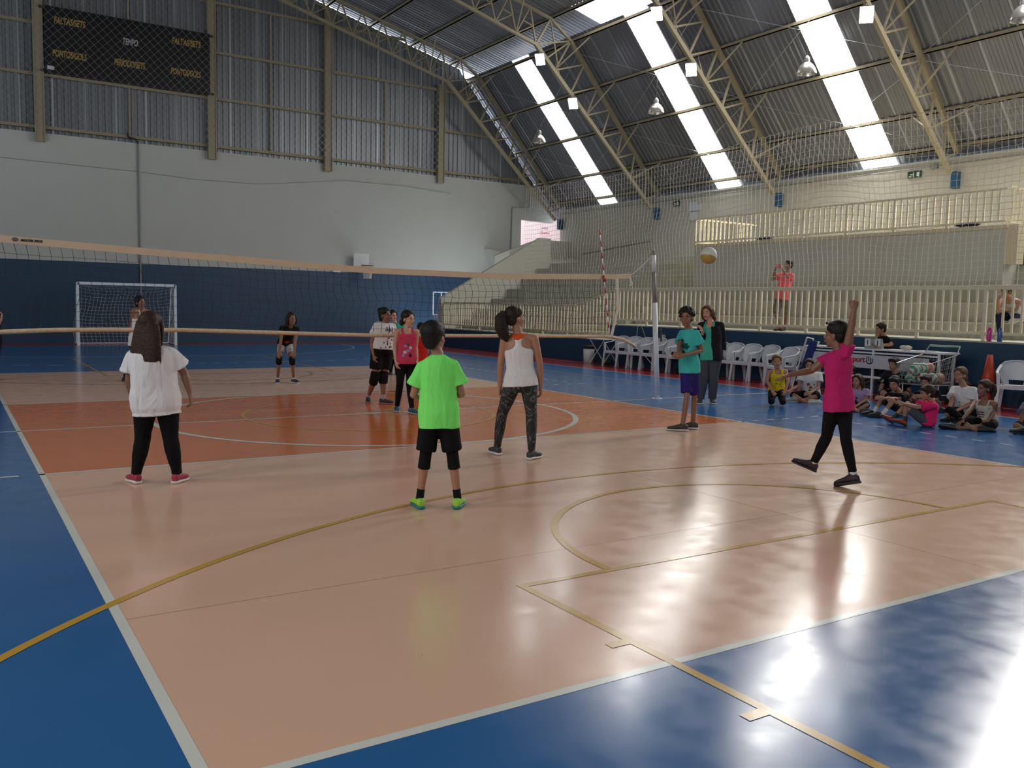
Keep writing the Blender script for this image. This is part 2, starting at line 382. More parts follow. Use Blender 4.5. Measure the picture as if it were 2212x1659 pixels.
pw.prism([(14.6,20.6,0),(14.6,20.6,3.7),(16.8,20.6,4.5),(18.4,20.6,4.5),(18.4,20.6,0)], (0,.2,0))
struct(pw, 'wall_stand_end', WALLW)
bx = MB(); bx.box(14.0, 18.4, -1.35, YL-.1, 2.2, 3.52, 0); bx.box(13.93, 18.4, -1.42, YL-.05, 3.46, 3.54, 1)
bx.box(14.0, 14.28, -1.62, -1.35, 2.7, 3.54, 1)
struct(bx, 'wall_balcony', [WALLW, mat('balcony_edge', (0.60, 0.52, 0.36), .7)])
YPAINT = mat('faded_yellow_paint', (0.50, 0.44, 0.16), .85, noise=(8, .3))
for i, (x, z) in enumerate(((11.45, .87), (12.14, 1.24), (12.84, 1.65), (13.53, 2.06), (14.22, 2.48), (14.92, 2.9))):
    b = MB(); b.box(x, x+.33, 8.9, 10.1, z-.2, z, 0); b.box(x-.006, x+.3, 8.9, 10.1, z, z+.008, 1)
    o = b.build('aisle_step', [CONC, YPAINT]); tag(o, 'small concrete aisle step with faded yellow edge, %s of the flight up the stand' % ('lowest', 'second', 'third', 'fourth', 'fifth', 'topmost')[i], 'step', 'yellow edged aisle steps on the stand')

# ---------------------------------------------------------------- guard railings
def railing(name, label, y0, y1, x, zb, z0, z1, pitch=.167, post_every=8, group='cream steel guard railings', feet=True):
    t = thing(name, label, 'railing', (x, y0, zb), 0, group); L = y1-y0; sg = 1 if L > 0 else -1; L = abs(L)
    a = MB(); a.bar((0,0,z1-zb), (0,sg*L,z1-zb), .06, .05); part(a, 'top_rail', CREAMR, t)
    a = MB(); a.bar((0,0,z0-zb), (0,sg*L,z0-zb), .05, .05); part(a, 'bottom_rail', CREAMR, t)
    n = int(L/pitch); me = None; pm = None
    for i in range(n+1):
        y = sg*min(L, i*pitch)
        if i % post_every == 0:
            if pm is None:
                m = MB(); m.bar((0,0,0), (0,0,z1-zb), .045, .06, up=(0,1,0)); pm = m.mesh('rail_post', CREAMR)
            o = part(pm, 'rail_post', None, t)
        else:
            if me is None:
                m = MB(); m.bar((0,0,z0-zb), (0,0,z1-zb), .03, .038, up=(0,1,0)); me = m.mesh('baluster', CREAMR)
            o = part(me, 'baluster', None, t)
        o.location = (0, y, 0)
    return t
railing('guard_railing', 'long cream steel railing above the navy wall behind the white chairs', YL-.15, -8.0, 10.97, 1.13, 1.27, 2.1)
railing('guard_railing', 'lower cream steel railing at the far end of the concrete stand', YB-.1, 9.85, 10.97, .69, .84, 1.66)
t = thing('guard_railing', 'short cream railing with sloping top rail joining the low and high rails', 'railing', (10.97, 9.8, .69), 0, 'cream steel guard railings')
a = MB(); a.bar((0,0,.97), (0,-1.85,1.44), .06, .05); part(a, 'top_rail', CREAMR, t); a = MB(); a.bar((0,0,.15), (0,-1.85,.15), .05, .05); part(a, 'bottom_rail', CREAMR, t)
for k in range(12):
    m = MB(); m.bar((0,-k*.16,.0 if k in (0, 11) else .15), (0,-k*.16,.97+.254*k*.16), .03 if k not in (0, 11) else .05, .038, up=(0,1,0)); part(m, 'rail_post' if k in (0, 11) else 'baluster', CREAMR, t)
railing('balcony_railing', 'cream steel railing along the raised balcony above the stand', YL-.1, -1.35, 14.0, 3.54, 3.62, 4.3, group='cream balcony railings')
def xrail(label, y, x0, x1, zb, z0, z1):
    t = thing('balcony_railing', label, 'railing', (x0, y, zb), 0, 'cream balcony railings')
    a = MB(); a.bar((0,0,z1-zb), (x1-x0,0,z1-zb), .06, .05); part(a, 'top_rail', CREAMR, t); a = MB(); a.bar((0,0,z0-zb), (x1-x0,0,z0-zb), .05, .05); part(a, 'bottom_rail', CREAMR, t)
    n = int((x1-x0)/.167)
    for i in range(1, n+1):
        m = MB(); m.bar((i*.167,0,z0-zb), (i*.167,0,z1-zb), .03, .038); part(m, 'baluster', CREAMR, t)
xrail('short cream return railing closing the far end of the balcony', YL-.1, 14.05, 16.6, 3.54, 3.62, 4.3)
xrail('cream return railing closing the near end of the balcony above the pillar', -1.35, 14.05, 18.3, 3.54, 3.62, 4.35)

# ---------------------------------------------------------------- roof steel
GRP_T = 'cream lattice roof trusses'
def truss(y, label, off=0.0):
    t = thing('roof_truss', label, 'roof truss', (0, y, 0), 0, GRP_T)
    tk = (13.05, 11.66); bk = (12.45, 10.68); tf = (18.3, 6.02); bf = (18.0, 5.45)
    for s in (1, -1):
        P = lambda p: V((s*p[0], 0, p[1]))
        ta = (0, 14.92); ba = (0, 14.05)
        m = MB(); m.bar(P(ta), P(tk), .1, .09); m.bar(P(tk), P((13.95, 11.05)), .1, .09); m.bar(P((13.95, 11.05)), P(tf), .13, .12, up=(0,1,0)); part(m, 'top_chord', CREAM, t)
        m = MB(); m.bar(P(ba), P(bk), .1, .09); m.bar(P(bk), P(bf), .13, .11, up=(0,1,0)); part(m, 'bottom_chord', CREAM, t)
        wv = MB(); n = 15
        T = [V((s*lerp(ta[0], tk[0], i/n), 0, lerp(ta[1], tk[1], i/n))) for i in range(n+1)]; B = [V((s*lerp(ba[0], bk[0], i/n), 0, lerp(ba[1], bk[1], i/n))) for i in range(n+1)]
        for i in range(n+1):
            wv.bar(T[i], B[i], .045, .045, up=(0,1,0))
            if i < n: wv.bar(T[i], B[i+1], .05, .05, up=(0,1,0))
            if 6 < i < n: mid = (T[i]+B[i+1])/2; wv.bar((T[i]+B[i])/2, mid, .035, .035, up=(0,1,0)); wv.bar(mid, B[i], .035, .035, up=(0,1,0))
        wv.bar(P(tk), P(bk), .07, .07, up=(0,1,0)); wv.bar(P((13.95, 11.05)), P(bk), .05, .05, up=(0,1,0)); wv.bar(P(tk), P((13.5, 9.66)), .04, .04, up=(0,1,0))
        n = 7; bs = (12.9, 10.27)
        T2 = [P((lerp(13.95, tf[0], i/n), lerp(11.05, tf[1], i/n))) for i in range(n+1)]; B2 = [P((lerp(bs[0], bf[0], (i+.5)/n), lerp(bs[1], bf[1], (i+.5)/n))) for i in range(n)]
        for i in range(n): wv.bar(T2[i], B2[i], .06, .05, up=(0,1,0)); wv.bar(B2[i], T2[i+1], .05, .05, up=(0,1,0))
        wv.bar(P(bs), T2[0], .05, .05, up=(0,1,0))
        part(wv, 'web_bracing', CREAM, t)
        # braces up to the purlins on both sides
        for bp_, px, pz in ((B[-2], 11.4, zh(11.4)-.16), (B2[0], 14.1, 11.0), (B2[2], 15.3, 9.68), (B2[4], 16.45, 8.36), (B2[5], 17.6, 7.05)):
            kb = MB()
            for q in (-1, 1): kb.bar(bp_, (s*px, q*.95, pz), .04, .04)
            part(kb, 'purlin_brace', CREAM, t)
        m = MB(); m.box(s*17.86-.08, s*17.86+.08, -.14, .14, 5.1, 5.55) if False else m.box(min(s*18.15, s*18.4), max(s*18.15, s*18.4), -.07, .07, 5.05, 5.5); part(m, 'foot_bracket', mat('blue_bracket_paint', (.015, .08, .18), .5), t)
    return t
for y, l in ((21.05, 'cream lattice roof truss standing against the corrugated gable'), (14.6, 'cream lattice roof truss, next one out from the gable truss, carrying two lit floodlights'),
             (8.57, 'cream lattice roof truss over the middle of the balcony railing end'), (2.46, 'cream lattice roof truss whose foot stands just past the green exit sign'), (-3.65, 'cream lattice roof truss running above the near end of the hall'), (-9.8, 'cream lattice roof truss overhead beyond the service area')):
    truss(y, l)
GRP_P = 'cream roof purlins'
def purlin(x, z, label, h=.10):
    m = MB(); m.box(x-.035, x+.035, Y0, Y1-.1, z-h, z); m.box(x-.035, x+.06, Y0, Y1-.1, z-h, z-h+.015)
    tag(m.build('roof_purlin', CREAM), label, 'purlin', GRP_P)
names = {18.35: 'lowest cream purlin, just above the right-side wall', 17.6: 'cream purlin one above the eave on the steep roof', 16.45: 'cream purlin across the middle of the steep roof', 15.3: 'cream purlin carrying the pendant lamps on the steep roof', 14.05: 'cream knee purlin along the top of the steep roof'}
for x, l in names.items(): purlin(x, zs(x)-.01, l.replace('right-side wall', 'stand wall'))
for x, l in ((13.2, 'dark edged cream purlin beside the bright strip at the roof bend'), (11.35, 'second cream purlin up from the roof bend'), (9.55, 'third cream purlin up from the roof bend'), (7.75, 'fourth cream purlin up from the roof bend'), (5.9, 'fifth cream purlin up from the roof bend'), (4.0, 'sixth cream purlin, near the ridge')): purlin(x, zh(x)-.01, l)
# thin cross ties under the roof
def tie(a, b, label):
    m = MB(); m.tube([a, b], .009, 5); tag(m.build('tie_rod', STEEL), label, 'tie rod', 'thin diagonal tie rods under the roof')
ys = [21.05, 14.6, 8.57, 2.46, -3.65]
for i in range(4):
    w = ('next to the gable', 'in the second bay from the gable', 'in the third bay from the gable', 'in the fourth bay from the gable')[i]
    tie((14.3, ys[i], zs(14.3)-.2), (16.4, ys[i+1], zs(16.4)-.2), 'upper tie rod sloping down towards the camera, %s' % w)
    tie((16.4, ys[i], zs(16.4)-.2), (14.3, ys[i+1], zs(14.3)-.2), 'upper tie rod sloping up towards the camera, %s' % w)
    tie((16.5, ys[i], zs(16.5)-.2), (18.3, ys[i+1], zs(18.3)-.2), 'lower tie rod sloping down towards the camera, %s' % w)
    tie((18.3, ys[i], zs(18.3)-.2), (16.5, ys[i+1], zs(16.5)-.2), 'lower tie rod sloping up towards the camera, %s' % w)
# gable columns and girts
for x, zt, l in ((-2.35, 14.2, 'to the left end of the scoreboard'), (3.22, 14.0, 'at the right end of the scoreboard'), (7.65, 12.9, 'between the scoreboard and the corner'), (12.62, 10.75, 'closest to the steep roof')):
    m = MB(); m.box(x-.13, x+.13, WB-.16, WB-.02, 6.7, zt); m.box(x-.15, x-.12, WB-.2, WB-.02, 6.7, zt); m.box(x+.12, x+.15, WB-.2, WB-.02, 6.7, zt)
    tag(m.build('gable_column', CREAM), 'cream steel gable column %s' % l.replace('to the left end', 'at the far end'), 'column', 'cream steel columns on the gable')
for z, x1, l in ((7.19, 17.3, 'lowest cream girt along the top of the plaster wall'), (8.9, 15.8, 'second cream girt up the gable'), (10.55, 14.3, 'third cream girt up the gable'), (12.3, 11.0, 'fourth cream girt up the gable')):
    m = MB(); m.box(-17, x1, WB-.02, WB+.05, z-.05, z+.05); m.box(-17, x1, WB-.06, WB-.02, z-.055, z-.035)
    tag(m.build('gable_girt', CREAM), l, 'girt', 'horizontal cream girts on the gable')
for x, z1 in ((.45, 12.3), (5.42, 12.3), (10.12, 10.5)):
    m = MB(); m.box(x-.03, x+.03, WB-.03, WB+.04, 7.2, z1)
    tag(m.build('gable_post', CREAM), 'thin cream intermediate post on the gable %s' % {.45: 'behind the scoreboard', 5.42: 'in the bay next to the scoreboard', 10.12: 'in the bay before the last column'}[x], 'post', 'thin posts between the gable columns')
# ================================================================ lamps
LAMP = mat('lit_lamp_glass', (0.93, 0.96, 1.0), .3, emit=40)
HOUSE = mat('lamp_housing', (0.30, 0.32, 0.33), .4, metal=.4)
GLASS = mat('pendant_reflector', (0.62, 0.60, 0.55), .22, metal=.75)
GL = 'lit floodlights under the trusses'
def flood(p, label):
    t = thing('floodlight', label, 'floodlight', p, 0, GL); t.rotation_euler = V((.62,.5,.6)).to_track_quat('Z', 'Y').to_euler()
    m = MB(); m.prism([(-.16,-.2,-.02),(.16,-.2,-.02),(.16,.2,-.02),(-.16,.2,-.02)], (0,0,.06)); m.loft([[V((x*k, y*k, z)) for x, y in ((-.16,-.2),(.16,-.2),(.16,.2),(-.16,.2))] for k, z in ((1,.04),(.45,.17))])
    part(m, 'housing', HOUSE, t)
    m = MB(); m.box(-.15, .15, -.19, .19, -.045, -.02); part(m, 'lens', LAMP, t)
    m = MB(); m.bar((0,-.2,.0), (0,-.14,.3), .02, .03); m.bar((0,.2,.0), (0,.14,.3), .02, .03); m.bar((0,-.14,.3), (0,.14,.3), .03, .02); part(m, 'bracket', CREAM, t)
    return t
for u, v, y, l in ((1167,128,14.42,'lit floodlight under the second truss from the gable, at the roof bend'), (1238,223,14.42,'lit floodlight lower down the second truss from the gable'),
                   (1419,29,8.4,'lit floodlight under the third truss, close to the bright roof strip'), (1493,150,8.4,'lit floodlight lower down the third truss, beside a skylight'), (1872,31,2.3,'big lit floodlight on the truss closest to the camera')):
    flood(at(u, v, y=y), l)
def pendant(p, top, label):
    t = thing('pendant_lamp', label, 'pendant lamp', p, 0, 'unlit pendant lamps')
    m = MB(); prof = ((.27,0),(.265,.05),(.235,.14),(.17,.24),(.09,.31),(.06,.33))
    m.loft([[V((r*math.cos(k*math.pi/10), r*math.sin(k*math.pi/10), z)) for k in range(20)] for r, z in prof], caps=False)
    m.loft([[V((r*.93*math.cos(k*math.pi/10), r*.93*math.sin(k*math.pi/10), z-.004)) for k in range(20)] for r, z in prof], caps=False); part(m, 'shade', GLASS, t, True)
    m = MB(); m.tube([(0,0,.31),(0,0,.36),(0,0,.44),(0,0,.5)], [.05,.075,.07,.025], 14); part(m, 'socket_box', STEEL, t, True)
    m = MB(); m.tube([(0,0,.48),(0,0,top-p[2])], .008, 6); part(m, 'cable', BLACK, t)
for u, v, l in ((1165,308,'dome pendant lamp hanging closest to the gable'), (1417,244,'dome pendant lamp hanging between the two middle skylights'), (1742,160,'dome pendant lamp in front of the widest bright skylight'), (2208,44,'dome pendant lamp cut by the edge of the picture')):
    p = at(u, v, x=15.27); pendant(p, zs(15.3)-.1, l)

# ================================================================ volleyball net and post
TAPE = mat('canvas_tape', (0.60, 0.46, 0.33), .8, noise=(9, .12)); ROPE = mat('net_rope', (0.56, 0.45, 0.31), .85, noise=(24, .3), bump=(40, .6))
CORD = mat('black_net_cord', (0.02, 0.025, 0.03), .8); WTAPE = mat('white_tape', (0.62, 0.58, 0.50), .7, noise=(10, .1)); WCORD = mat('white_net_cord', (0.66, 0.64, 0.58), .8)
def ip(x, tab):
    for (a, b), (c, d) in zip(tab, tab[1:]):
        if x <= c: t = (x-a)/(c-a); t = max(0, t); return lerp(b, d, t)
    return tab[-1][1]
TOPZ = [(-5.2, 2.33), (-4.6, 2.285), (-2.57, 2.195), (-.03, 2.10), (2.2, 2.095), (4.47, 2.17), (4.8, 2.19)]
BOTZ = [(-5.2, 1.11), (-4.9, 1.15), (-4.6, 1.172), (-4.1, 1.195), (-3.5, 1.20), (-2.6, 1.20), (-1.2, 1.16), (0, 1.13), (2.5, 1.12), (4.4, 1.11), (4.7, 1.05), (4.95, .93)]
t = thing('volleyball_net', 'volleyball net with tan tape stretched across the court', 'volleyball net', (0, 0, 0))
m = MB(); n = 60; R_ = []
for i in range(n+1):
    x = lerp(-5.2, 4.78, i/n); z = ip(x, TOPZ); R_.append([V((x,-.012,z-.085)), V((x,.012,z-.085)), V((x,.012,z)), V((x,-.012,z))])
m.loft(R_); part(m, 'top_tape', TAPE, t)
m = MB(); m.tube([(lerp(-5.2, 4.95, i/70), .01*math.sin(i*.7), ip(lerp(-5.2, 4.95, i/70), BOTZ)) for i in range(71)], .028, 8); part(m, 'bottom_rope', ROPE, t, True)
m = MB(); rnd = random.Random(3); nx = 80; nz = 9; G = [[None]*(nz+1) for _ in range(nx+1)]
for i in range(nx+1):
    x = lerp(-5.2, 4.5, i/nx)
    for j in range(nz+1):
        zt = ip(x, TOPZ)-.085; zb = ip(x, BOTZ)
        f = j/nz; e = math.sin(math.pi*f)
        G[i][j] = V((x+e*(.03*math.sin(j*1.3+i*.21)+rnd.uniform(-.012,.012))+.06*e, .05*e*math.sin(i*.17+1), lerp(zt, zb, f)+e*(.018*math.sin(i*.5+j)+rnd.uniform(-.008,.008))))
for i in range(nx+1):
    for j in range(nz):
        m.bar(G[i][j], G[i][j+1], .0042, .0042)
        if i < nx and j > 0: m.bar(G[i][j], G[i+1][j], .0042, .0042)
part(m, 'net_mesh', CORD, t)
m = MB(); m.bar((4.49,-.012,2.09), (4.53,-.012,1.6), .055, .012, up=(0,1,0)); m.bar((4.53,-.012,1.6), (4.40,-.012,1.10), .055, .012, up=(0,1,0)); m.bar((4.34,-.012,1.11), (4.47,-.012,1.10), .03, .012, up=(0,1,0)); part(m, 'side_band', WTAPE, t)
A0 = V((4.07, -.03, 2.90)); A1 = V((4.34, -.03, 1.16)); RED = mat('antenna_red', (0.42, .03, .03), .4)
m = MB()
for k in range(18): m.tube([A0.lerp(A1, k/18), A0.lerp(A1, (k+1)/18)], .011, 7, mi=k % 2)
m.tube([A0.lerp(A1, .44), A0.lerp(A1, .50)], .026, 8, mi=0)
part(m, 'antenna', [RED, WHITE], t, True)
m = MB(); m.tube([(4.78,0,2.16),(4.86,0,2.2),(5.05,0,2.33),(5.27,0,2.52)], .007, 6); m.tube([(4.78,0,2.14),(4.82,0,2.0),(4.78,0,1.98)], .018, 6); m.tube([(4.95,0,.93),(5.2,0,.75),(5.46,0,.52)], .005, 5); m.tube([(4.84,0,2.05),(4.92,0,1.5),(5.0,0,1.3),(4.95,0,.93)], .003, 5); m.tube([(4.84,0,1.9),(5.05,0,1.35),(5.46,0,.55)], .003, 5); part(m, 'tension_cord', WCORD, t)
mark = text_mesh('MASTER REDE', .036, BLACK, bold=.0014)
frame(mark, (-4.29, -.016, 2.235), (1, 0, -.045), (0, 0, 1), 'lettering', t)
m = MB(); m.ell((-4.46,-.014,2.243), (.035,.003,.025), 10, 6); part(m, 'emblem', mat('grey_print', (.12,.11,.12), .7), t)
# post
t = thing('net_post', 'tall white and grey metal post holding the volleyball net', 'post', (5.5, 0, 0))
B = V((0, 0, 0)); T = V((-.21, 0, 2.60)); PW = mat('chipped_white_post_paint', (.62,.66,.70), .4, noise=(7, .15)); PG = mat('grey_post_sleeve', (.20,.205,.20), .5, metal=.1)
m = MB(); m.tube([B, B.lerp(T, .655)], .047, 16); part(m, 'lower_tube', PW, t, True)
m = MB(); m.tube([B.lerp(T, .64), B.lerp(T, .86)], .038, 16); part(m, 'grey_sleeve', PG, t, True)
m = MB(); m.tube([B.lerp(T, .86), B.lerp(T, .975)], .044, 16); part(m, 'upper_tube', PW, t, True)
m = MB(); m.tube([B.lerp(T, .975), B.lerp(T, .985)], .05, 12); m.ell(B.lerp(T, 1.0)+V((0.01,0,0)), (.035,.015,.035), 12, 8); part(m, 'pulley_cap', PG, t)
m = MB(); m.tube([B+V((.0,-.05,1.02)), V((-.02,-.06,1.24))], .018, 8); m.box(-.11,-.05,-.03,.03,1.18,1.26); part(m, 'ratchet', mat('dark_worn_metal', (.06,.055,.05), .6, metal=.5), t)
m = MB(); m.tube([(.0,0,.0),(0,0,.012)], .09, 16); part(m, 'floor_collar', PW, t)

# ================================================================ goal
t = thing('futsal_goal', 'white futsal goal with white net against the navy back wall', 'goal', (0, 20.25, 0))
GW = mat('goal_white_paint', (.70,.78,.86), .4)
for x in (-1.52, 1.52): m = MB(); m.bar((x,0,0), (x,0,2.06), .085, .085, up=(0,1,0)); part(m, 'post', GW, t)
m = MB(); m.bar((-1.52,0,2.04), (1.52,0,2.04), .085, .085); part(m, 'crossbar', GW, t)
m = MB()
for x in (-1.52, 1.52): m.tube([(x,0,2.02),(x*.98,.5,1.98),(x*.97,1.0,.03),(x,0,.03)], .018, 6)
m.tube([(-1.47,1.0,.03),(1.47,1.0,.03)], .018, 6); part(m, 'back_frame', GW, t)
m = MB(); rnd = random.Random(5)
def netpatch(P, nu, nv, w, mb, jit=.01):
    G = [[P(i/nu, j/nv)+V([rnd.uniform(-jit, jit) for _ in range(3)]) for j in range(nv+1)] for i in range(nu+1)]
    for i in range(nu+1):
        for j in range(nv+1):
            if j < nv: mb.bar(G[i][j], G[i][j+1], w, w)
            if i < nu: mb.bar(G[i][j], G[i+1][j], w, w)
def goalback(a, b):
    x = lerp(-1.5, 1.5, a); k = 1-abs(2*a-1)**4
    if b < .25: return V((x, b/.25*.55, 2.0-.12*k*b/.25))
    q = (b-.25)/.75; return V((x+.06*math.sin(q*6+a*5), .55+.45*q+.12*math.sin(q*3.1)*k, lerp(1.97-.12*k, .03, q)))
netpatch(goalback, 24, 22, .005, m, .014)
for x in (-1.5, 1.5): netpatch(lambda a, b: V((x, a*lerp(.55, 1.0, b), lerp(1.98, .03, b))), 7, 15, .005, m)
part(m, 'net', WCORD, t)

# ================================================================ wall hoops
def hoopnet(mb, c, r, h, n=12):
    for k in range(n):
        a = 2*math.pi*k/n
        for s in (-1, 1):
            pts = [V((c[0]+r*q*math.cos(a+s*i*.26), c[1]+r*q*math.sin(a+s*i*.26), c[2]-h*i/4)) for i, q in enumerate((1, .85, .72, .65, .62))]
            for p, q in zip(pts, pts[1:]): mb.bar(p, q, .012, .012)
ORANGE = mat('rim_orange', (.36, .08, .04), .5)
a = at(764, 547, y=21.6); b = at(797, 576, y=21.6)
t = thing('basketball_hoop', 'small white backboard with orange rim fixed to the back wall', 'basketball hoop', (a.x, 21.6, b.z))
w_ = b.x-a.x; h_ = a.z-b.z
m = MB(); m.box(0, w_, 0, .04, 0, h_); part(m, 'backboard', mat('backboard_white', (.60,.64,.64), .5), t)
m = MB(); m.box(w_*.3, w_*.7, .04, .4, .1, .3); part(m, 'wall_bracket', STEEL, t)
m = MB(); m.tube([(w_*.72+.25*math.cos(k*math.pi/12), -.3+.25*math.sin(k*math.pi/12), .03) for k in range(24)], .014, 6, closed=True); m.bar((w_*.6,-.06,.03), (w_*.6,.02,.03), .1, .02); part(m, 'rim', ORANGE, t)
m = MB(); hoopnet(m, (w_*.72, -.3, .03), .24, .52); part(m, 'hoop_net', WCORD, t)
a = at(936, 631, y=21.4); t = thing('basketball_hoop', 'low basketball hoop with white frame beside the end of the stand', 'basketball hoop', (a.x, 21.4, 0))
zt_ = a.z; zb_ = at(936, 680, y=21.4).z
m = MB(); fw = 1.1
for p, q in (((0,0,zb_),(0,0,zt_)), ((0,0,zt_),(fw,0,zt_)), ((fw,0,zt_),(fw,0,zb_)), ((0,0,zb_),(fw,0,zb_)), ((.38,0,zt_),(.38,0,zb_)), ((.62,0,zt_),(.62,0,zb_))): m.bar(p, q, .04, .04, up=(0,1,0))
part(m, 'board_frame', GW, t)
m = MB(); m.bar((.38,.05,zb_), (.38,.45,0), .05, .05); m.bar((.8,.05,zb_), (.8,.45,0), .05, .05); m.bar((.38,.45,.03), (.8,.45,.03), .05, .05); part(m, 'stand_leg', GW, t)
rc = (.12, -.35, zb_-.02)
m = MB(); m.tube([(rc[0]+.26*math.cos(k*math.pi/12), rc[1]+.26*math.sin(k*math.pi/12), rc[2]) for k in range(24)], .014, 6, closed=True); m.bar((rc[0]+.1,-.12,rc[2]), (rc[0]+.1,.0,rc[2]), .12, .03); part(m, 'rim', ORANGE, t)
m = MB(); hoopnet(m, rc, .25, .6); part(m, 'hoop_net', mat('grey_hoop_net', (.12,.14,.16), .8), t)
for u in (725, 769):
    p = at(u, 588, y=21.98); m = MB(); m.loft([[V((p.x+r*math.cos(k*math.pi/12), 21.99-d, p.z+r*math.sin(k*math.pi/12))) for k in range(13)] for r, d in ((.19, 0), (.18, .08), (.1, .12))])
    tag(m.build('wall_light', WHITE), 'small half-round white wall light on the navy paint edge, %s' % ('farther from the backboard' if u == 725 else 'below the backboard'), 'wall light', 'half-round wall lights')

# ================================================================ scoreboard
sy = 21.72
a = at(92, 13, y=sy); b = at(455, 207, y=sy); x0, x1 = -2.17, 3.12; z0, z1 = 8.95, 11.08
t = thing('scoreboard', 'large black electronic scoreboard high on the corrugated gable', 'scoreboard', (x0, sy, z0))
m = MB(); m.box(0, x1-x0, 0, .1, 0, z1-z0); part(m, 'panel', mat('scoreboard_black', (.006,.006,.007), .35), t)
m = MB()
for z in (.05, z1-z0-.05):
    for x in (-.06, x1-x0+.06): m.box(x-.08, x+.08, .02, .14, z-.03, z+.03)
part(m, 'mounting_clamp', mat('dark_bracket', (.03,.025,.02), .6), t)
GOLD = mat('gold_print', (.42, .27, .06), .6); SILV = mat('silver_print', (.45,.45,.47), .6)
for s_, u, v, wpx, mm in (('FALTAS/SETS', 150, 49, 68, GOLD), ('TEMPO', 281, 92, 33, SILV), ('FALTAS/SETS', 402, 93, 62, GOLD), ('PONTOS/GOLS', 150, 120, 74, GOLD), ('PERÍODO/SETS', 280, 139, 67, GOLD), ('PONTOS/GOLS', 401, 158, 65, GOLD)):
    p = at(u, v, y=sy); wd = at(u+wpx/2, v, y=sy).x-at(u-wpx/2, v, y=sy).x
    me = text_mesh(s_, .3, mm, shear=.2, bold=.006); xs = [q.co.x for q in me.vertices]; k = wd/(max(xs)-min(xs))
    for q in me.vertices: q.co.x *= k
    frame(me, (p.x, sy-.004, p.z), (1,0,0), (0,0,1), 'lettering', t)
m = MB(); p = at(102, 141, y=sy); q = at(117, 151, y=sy); m.box(p.x-x0, q.x-x0, -.006, 0, q.z-z0, p.z-z0); part(m, 'paper_label', mat('label_paper', (.6,.62,.66), .8), t)

# ================================================================ nets hung in the hall
t = MB(); LW = .006; z0, z1, xa, xb = 7.15, 12.3, -7.0, 12.45; yn = 21.45; st_ = .2
def seg(mb, x, z, sgn):
    # diagonal from (x, z0) clipped to the net's outline
    L = z1-z0; xs, zs_ = x, z0; xe, ze = x+sgn*L, z1
    ts = [0, 1]
    t0 = 0.0; t1 = 1.0
    for lim, side in ((xa, 1), (xb, -1)):
        f0 = side*(xs-lim); f1 = side*(xe-lim)
        if f0 < 0 and f1 < 0: return
        if f0 < 0: t0 = max(t0, f0/(f0-f1))
        if f1 < 0: t1 = min(t1, f0/(f0-f1))
    # cut by the sloping chord of the gable truss
    g = lambda q: 14.0-.275*abs(xs+(xe-xs)*q)-.25-(zs_+(ze-zs_)*q)
    if g(t0) < 0: return
    if g(t1) < 0:
        lo, hi = t0, t1
        for _ in range(20):
            mm_ = (lo+hi)/2
            if g(mm_) > 0: lo = mm_
            else: hi = mm_
        t1 = lo
    if t1-t0 < .02: return
    mb.bar((lerp(xs,xe,t0), yn, lerp(zs_,ze,t0)), (lerp(xs,xe,t1), yn+.004*sgn, lerp(zs_,ze,t1)), LW, LW)
x = xa-6
while x < xb+6:
    seg(t, x, z0, 1); seg(t, x, z0, -1); x += .27
tag(t.build('wire_netting', mat('bright_wire', (.36,.38,.40), .4, metal=.6)), 'diamond mesh wire netting hung in front of the gable and scoreboard', 'netting')
TZ = [(-9, 5.2), (-3.2, 5.46), (-.3, 5.56), (1.2, 5.72), (3.2, 5.62), (5.8, 5.42), (9, 5.36), (11.9, 5.42), (18.3, 5.5)]
m = MB(); rnd = random.Random(11); ny = 168; nz = 27
P = []
for i in range(ny+1):
    y = lerp(-8.6, 12.8, i/ny); c = []
    zt = ip(y, TZ); zb = 2.14 if y < 8 else (2.14-.46*min(1, (y-8)/1.8))
    for j in range(nz+1):
        f = j/nz; e = math.sin(math.pi*f); z = lerp(zt, zb, f**.93)
        c.append(V((11.03-.10*e*math.sin(i*.07+1.2)-.05*e*math.sin(i*.19+j*.3), y+.035*e*math.sin(j*.55+i*.05)+rnd.uniform(-.01,.01)*e, z+(.05*math.sin(i*.16+2)+.03*math.sin(i*.33+j*.2))*e+rnd.uniform(-.009,.009)+(-.035 if (j == 0 and i % 2) else 0))))
    P.append(c)
for i in range(ny+1):
    for j in range(nz):
        lw = .0062 if i < 95 else .0045; m.bar(P[i][j], P[i][j+1], lw, lw)
    lw = .0062 if i < 95 else .0045
    for j in range(nz+1):
        if i < ny: m.bar(P[i][j], P[i+1][j], lw*1.15, lw*1.15)
t = thing('protective_net', 'tall white protective net hanging above the railing of the stand', 'net', (0,0,0))
part(m, 'net_mesh', WCORD, t)
m = MB(); m.tube([c[0] for c in P], .006, 5); part(m, 'head_rope', WCORD, t)
m = MB(); m.tube([c[-1]+V((-.03,0,0)) for c in P], .012, 5); part(m, 'foot_rope', WCORD, t)

